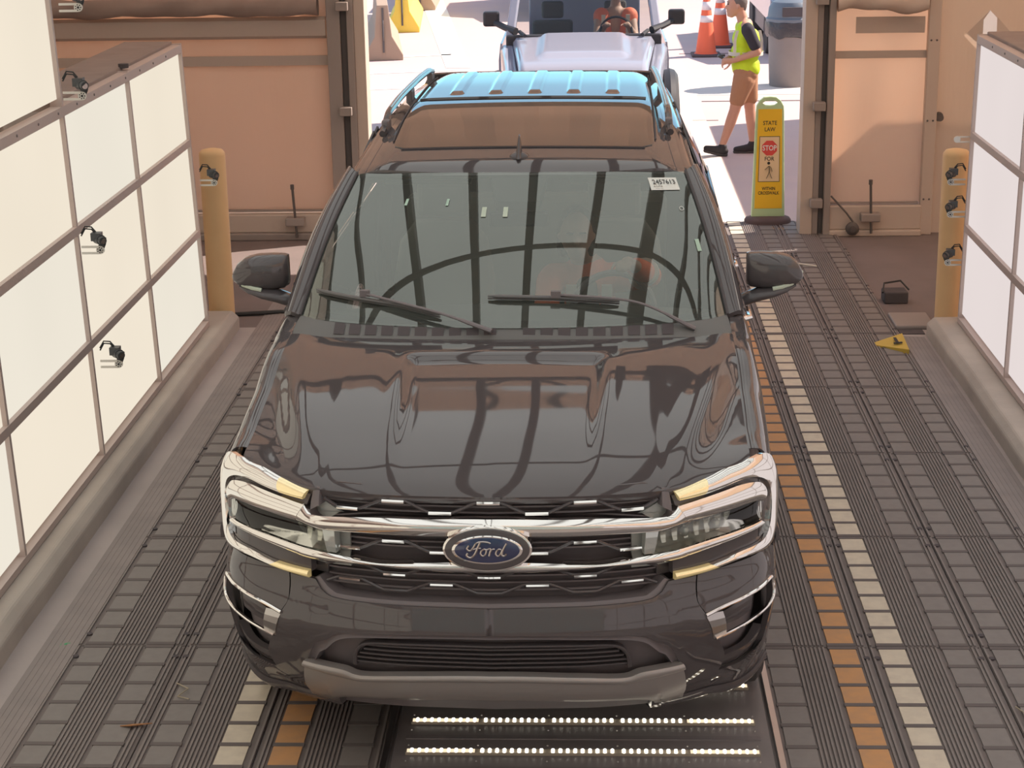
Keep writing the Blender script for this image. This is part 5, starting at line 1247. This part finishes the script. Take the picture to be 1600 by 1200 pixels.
blob('body', [(q(0, 0, .88), (.075, .09, .11), None, 0), (q(0, 0, .78), .05, q(0, .02, .68), .06), (q(0, .02, .62), .10, q(0, .1, .2), .13), (q(-.17, 0, .62), .055, q(-.20, -.20, .40), .045), (q(-.20, -.20, .40), .042, q(-.10, -.42, .55), .028), (q(.17, 0, .62), .055, q(.20, -.20, .40), .045), (q(.20, -.20, .40), .042, q(.12, -.42, .55), .028), (q(-.17, 0, .62), .06, q(.17, 0, .62), .06), (q(-.08, .1, .2), .09, q(-.1, -.3, .18), .07), (q(.08, .1, .2), .09, q(.1, -.3, .18), .07)]
     + fingers(q(-.09, -.44, .56), (0, -1, .3), (0, 0, -1), (1, 0, 0), .8) + fingers(q(.11, -.44, .56), (0, -1, .3), (0, 0, -1), (1, 0, 0), .8), 'skin_driver', E0, .010, 3)
blob('hair', [(q(0, .03, .91), (.082, .085, .09), None, 0)], 'hair', E0, .01, 2)
blob('vest', [(q(-.15, -.03, .60), .090, q(-.12, -.02, .30), .10), (q(.15, -.03, .60), .090, q(.12, -.02, .30), .10)], 'vest_orange', E0, .01, 3)
for sg in (-1, 1): MB().box((sg*.13-.022, -.135, .32), (sg*.13+.022, -.11, .62)).build('vest_stripe', 'vest_stripe', E0)

# third vehicle in the queue, hidden behind the white one except for its shadow
K = empty('waiting_van', (-.15, 33.6, 0)); tag(K, 'white van waiting farther back, hidden behind the white off-road car, its shadow falling left', 'van')
m = MB(); G = []
for y, z, hw in ((0, .5, .80), (.05, .95, .84), (.9, 1.10, .86), (1.6, 1.75, .80), (4.4, 1.78, .80), (4.6, 1.0, .85), (4.62, .4, .85)): G.append([(-hw, y, .3), (-hw, y, z-.06), (-hw+.06, y, z), (hw-.06, y, z), (hw, y, z-.06), (hw, y, .3)])
shell(m, G, 0, off=(0, 0, -.02)); m.build('body', 'white_paint', K, smooth=True)
for sg in (-1, 1):
    MB().box((min(sg*.84, sg*1.02), 1.2, 1.05), (max(sg*.84, sg*1.02), 1.32, 1.22)).build('door_mirror', 'black_plastic', K, bevel=.02)
    for y in (.85, 3.7): MB().lathe([(.18, -.1), (.30, -.1), (.33, -.06), (.33, .06), (.30, .1), (.18, .1)], (sg*.75, y, .33), 28, 'x').build('wheel', 'rubber', K, smooth=True)

# ================================================================== OUTDOOR THINGS
# crosswalk paddle sign
sg_ = empty('crosswalk_sign', (1.525, 15.52, 0)); sg_.rotation_euler = (R(-1), 0, R(1)); tag(sg_, 'yellow and lime STATE LAW STOP FOR pedestrians paddle sign by the right door post', 'sign')
m = MB(); G = []
hb, ht = .142, .118
out = [(-hb, .06), (-ht, .96), (-ht+.02, 1.045), (-.055, 1.085), (.055, 1.085), (ht-.02, 1.045), (ht, .96), (hb, .06)]
inn = [(-.06, 1.035), (-.03, 1.053), (.03, 1.053), (.06, 1.035), (.03, 1.015), (-.03, 1.015)]
# frame with a hand hole: build as two halves around the hole
top = [(-ht, .96), (-ht+.004, 1.01), (-ht+.03, 1.055), (-.05, 1.085), (0, 1.09)]
for s in (-1, 1):
    poly = [(s*0, .06), (s*hb, .06), (s*ht, .96), (s*(ht-.004), 1.01), (s*(ht-.03), 1.055), (s*.05, 1.085), (0, 1.09), (0, 1.055), (s*.04, 1.052), (s*.068, 1.035), (s*.04, 1.016), (0, 1.013)]
    m.prism(poly, lambda a, b: (a, -.025, b), lambda a, b: (a, .025, b))
m.build('paddle', 'sign_green', sg_, bevel=.006)
m = MB(); m.prism([(-.118, .135), (.118, .135), (.100, .985), (-.100, .985)], lambda a, b: (a, -.0275, b), lambda a, b: (a, -.024, b)); m.build('yellow_face', 'sign_yellow', sg_)
m = MB(); m.prism([(-.092, .365), (.092, .365), (.086, .755), (-.086, .755)], lambda a, b: (a, -.0290, b), lambda a, b: (a, -.026, b)); m.build('panel_edge', 'sign_ink', sg_, bevel=.001)
m = MB(); m.prism([(-.087, .370), (.087, .370), (.081, .750), (-.081, .750)], lambda a, b: (a, -.0305, b), lambda a, b: (a, -.028, b)); m.build('panel_face', 'sign_cream', sg_)
m = MB(); rr = .068; m.prism([(rr*math.cos(math.pi/8+k*math.pi/4), .655+rr*math.sin(math.pi/8+k*math.pi/4)) for k in range(8)], lambda a, b: (a, -.0320, b), lambda a, b: (a, -.030, b)); m.build('stop_octagon', 'sign_red', sg_)
rt = (R(90), 0, 0)
text('lettering', 'STOP', .062, 'label_white', sg_, (0, -.0325, .654), rt, .0008, sx=.80, bold=.0012); 
text('lettering', 'STATE', .049, 'sign_ink', sg_, (0, -.028, .866), rt, .0006, sx=.85, bold=.0006); text('lettering', 'LAW', .049, 'sign_ink', sg_, (0, -.028, .812), rt, .0006, sx=.85, bold=.0006)
text('lettering', 'FOR', .048, 'sign_ink', sg_, (0, -.031, .562), rt, .0006, sx=.9, bold=.0006)
text('lettering', 'WITHIN', .038, 'sign_ink', sg_, (0, -.028, .306), rt, .0006, sx=.82, bold=.0008); text('lettering', 'CROSSWALK', .038, 'sign_ink', sg_, (0, -.028, .268), rt, .0006, sx=.80, bold=.0008)
m = MB(); W_ = lambda pts, r: m.tube([(x, -.0315, z) for x, z in pts], r, 6, flat=.15)
m.lathe([(.0125, -.0325), (.0125, -.030)], (-.004, 0, .526), 14, 'y')
W_([(.000, .503), (.002, .475), (.002, .450)], .018); W_([(-.004, .500), (-.022, .482), (-.036, .470)], .0085); W_([(.008, .500), (.020, .480), (.026, .455)], .0085)
W_([(.000, .452), (-.008, .425), (-.022, .395)], .0105); W_([(.004, .452), (.012, .425), (.026, .395)], .0105); m.build('walking_figure', 'sign_ink', sg_)
m = MB(); G = []
for z, r in ((0, 1), (.035, 1.0), (.055, .93), (.066, .7), (.067, .01)): G.append([(.20*r*math.copysign(abs(math.cos(a))**.8, math.cos(a)), .16*r*math.sin(a), z) for a in np.linspace(0, 2*math.pi, 33)])
m.grid(G); m.build('sign_base', 'cone_base', sg_, smooth='all')
m = MB(); rn = random.Random(4)
for k in range(60):
    x, y, r = 1.58+rn.gauss(0, .05), 15.24+max(-.08,min(.08,rn.gauss(0, .03))), rn.uniform(.005, .011); m.lathe([(.001, -r), (r, 0), (.001, r)], (x, y, r), 5)
tag(m.build('gravel_spill', 'gravel'), 'small spill of brown gravel at the foot of the yellow sign', 'gravel', kind='stuff')
# cones
def cone(x, y, label):
    e = empty('traffic_cone', (x, y, 0)); H = .96
    m = MB(); m.lathe([(.20, .03), (.155, .05), (.035, H), (.028, H+.01)], (0, 0, 0), 32); m.build('cone_body', 'orange_cone', e, smooth=True)
    m = MB(); m.box((-.22, -.22, 0), (.22, .22, .04)); m.build('cone_foot', 'cone_base', e, bevel=.015)
    m = MB()
    for z0, z1 in ((.50, .60), (.68, .80)): f = lambda z: .155-.12*(z-.05)/(H-.05)+.002; m.lathe([(f(z0), z0), (f(z1), z1)], (0, 0, 0), 32)
    m.build('reflective_collar', 'reflective', e, smooth='all'); return tag(e, label, 'cone', 'traffic cones')
cone(1.745, 27.75, 'dirty orange traffic cone nearest to the walking person'); cone(2.03, 28.9, 'clean orange traffic cone just behind the dirty one'); cone(3.05, 31.5, 'farthest orange traffic cone, half hidden by the grey trash can')
# trash can
e = empty('trash_can', (2.63, 24.35, 0)); tag(e, 'large grey trash can with dark dome lid and black liner outside the opening', 'trash can')
m = MB(); m.lathe([(.255, 0), (.262, .02), (.290, .74), (.315, .76), (.315, .80), (.28, .80)], (0, 0, 0), 40); m.build('can_body', 'can_grey', e, smooth=True)
m = MB(); m.lathe([(.30, .66), (.325, .70), (.33, .78), (.325, .84), (.30, .85)], (0, 0, 0), 40)
m.v = [(x*(1+.02*math.sin(9*math.atan2(y, x))), y*(1+.02*math.sin(9*math.atan2(y, x))), z-.035*max(0, math.sin(5*math.atan2(y, x)))*(z < .72)) for x, y, z in m.v]; m.build('bin_liner', 'bag_black', e, smooth=True)
m = MB(); m.lathe([(.320, .84), (.325, .88), (.30, .90), (.285, 1.02), (.24, 1.09), (.13, 1.135), (.001, 1.145)], (0, 0, 0), 40); m.build('dome_lid', 'can_lid', e, smooth=True)
m = MB(); m.box((-.14, -.30, .92), (.14, -.26, 1.04)); m.build('lid_flap', 'deep_black', e, bevel=.01)
# concrete barriers
def barrier(x, y, rz, yellow, label):
    e = empty('concrete_barrier', (x, y, 0), rz); prof = [(-.29, 0), (-.29, .08), (-.13, .36), (-.085, .82), (.085, .82), (.13, .36), (.29, .08), (.29, 0)]
    m = MB(); m.prism(prof, lambda a, b: (a, 0, b), lambda a, b: (a, 3.6, b)); m.build('barrier_body', 'barrier_yellow' if yellow else 'barrier_tan', e, bevel=.01)
    m = MB(); m.box((-.015, -.02, .12), (.015, 0, .78)); m.tube([(.0, -.02, .30), (.0, -.045, .34), (0, -.045, .56), (0, -.02, .60)], .012, 6); m.build('joint_rebar', 'post_dark', e); return tag(e, label, 'barrier', 'concrete barriers')
barrier(-3.09, 27.6, R(7), False, 'concrete barrier nearest to the tent opening, its bare tan end facing the camera')
barrier(-3.20, 31.6, R(4), True, 'yellow sunlit concrete barrier behind the bare tan one'); barrier(-3.25, 35.6, R(2), False, 'farthest concrete barrier of the left row, by the fence')
barrier(-4.2, 25.2, R(70), False, 'concrete barrier mostly hidden by the left door post')
# fence far back
e = empty('mesh_fence', (0, 40.0, 0)); tag(e, 'reddish wire mesh fence across the far end of the lot', 'fence')
m = MB()
for k in range(-60, 61): m.box((k*.16-.01, -.01, 0), (k*.16+.01, .01, 1.8))
for z in (.03, .25, .5, .75, 1.0, 1.3, 1.6): m.box((-9.7, -.012, z-.01), (9.7, .012, z+.01))
m.build('mesh', 'fence_red', e)
m = MB()
for k in range(-3, 4): m.tube([(k*3, 0, 0), (k*3, 0, 1.9)], .03, 8)
m.build('fence_post', 'post_grey', e)
# parked white car at the right, mostly behind the trash can
e = empty('parked_car', (3.55, 27.2, 0), 0); tag(e, 'white car parked outside behind the trash can', 'car')
m = MB(); G = []
for x, z in ((-.90, .55), (-.90, .85), (-.78, .95), (-.62, 1.36), (.62, 1.36), (.78, .95), (.90, .85), (.90, .55)): G.append([(x, y, z-.25*max(0, (1.0-y))*(z > .9) if y < 1 else z) for y in np.linspace(0, 4.2, 9)])
shell(m, G, .02); m.build('body', 'white_paint', e, smooth=True, angle=40)
m = MB(); m.box((-.72, 1.05, .96), (-.64, 3.6, 1.28)); m.build('side_window', 'black_gloss', e)
for sx_ in (-.80, .80):
    for y in (.8, 3.4): MB().lathe([(.2, -.10), (.32, -.10), (.335, -.06), (.335, .06), (.32, .10), (.2, .10)], (sx_, y, .335), 32, 'x').build('wheel', 'rubber', e, smooth=True)
m = MB(); m.box((-.86, .3, .25), (.86, 4.0, .56)); m.build('lower_body', 'black_plastic', e)

# ================================================================== separate pieces become parts of their own
def split(o, mode):
    bm = bmesh.new(); bm.from_mesh(o.data); seen = {}; comps = []
    for v in bm.verts:
        if v.index in seen: continue
        st_ = [v]; comp = []; seen[v.index] = len(comps)
        while st_:
            a = st_.pop(); comp.append(a.index)
            for e_ in a.link_edges:
                b_ = e_.other_vert(a)
                if b_.index not in seen: seen[b_.index] = len(comps); st_.append(b_)
        comps.append(comp)
    if mode == 'side':
        cx = [sum(bm.verts[i].co.x for i in c)/len(c) for c in comps] if not bm.verts.ensure_lookup_table() else []
        key = {i: (0 if cx[seen[i]] < 0 else 1) for i in seen}
    else: key = seen
    ks = sorted(set(key.values()))
    me0 = o.data; sm = me0.polygons[0].use_smooth; bm.free()
    if len(ks) < 2: return
    sharp = {tuple(sorted(e_.vertices)): e_.use_edge_sharp for e_ in me0.edges}
    for n_, k in enumerate(ks):
        ids = [i for i in range(len(me0.vertices)) if key.get(i) == k]; mp = {i: j for j, i in enumerate(ids)}
        fs = [tuple(mp[i] for i in p.vertices) for p in me0.polygons if key[p.vertices[0]] == k]
        me = bpy.data.meshes.new(o.name); me.from_pydata([tuple(me0.vertices[i].co) for i in ids], [], fs)
        for m_ in me0.materials: me.materials.append(m_)
        if sm:
            for p in me.polygons: p.use_smooth = True
            for e_ in me.edges: e_.use_edge_sharp = sharp.get(tuple(sorted((ids[e_.vertices[0]], ids[e_.vertices[1]]))), False)
        if n_ == 0: o.data = me
        else:
            c = o.copy(); c.data = me; COL.objects.link(c); c.parent = o.parent
for o in list(COL.objects):
    if o.type != 'MESH': continue
    b_ = o.name.split('.')[0]
    if b_ in ('bumper_corner', 'lower_lip', 'lamp_surround', 'lamp_gap', 'window_pillar'): split(o, 'side')
    elif b_ in ('turn_signal', 'grille_accent', 'intake_slat', 'vent', 'glass_label', 'projector', 'rail_foot', 'door_gap', 'eye', 'eyebrow', 'beam', 'grille_slot', 'reflective_collar', 'shoe_sole', 'groove_bar', 'window_trim', 'vest_stripe', 'chrome_bar', 'reflector', 'shirt_sleeve'): split(o, 'loose')
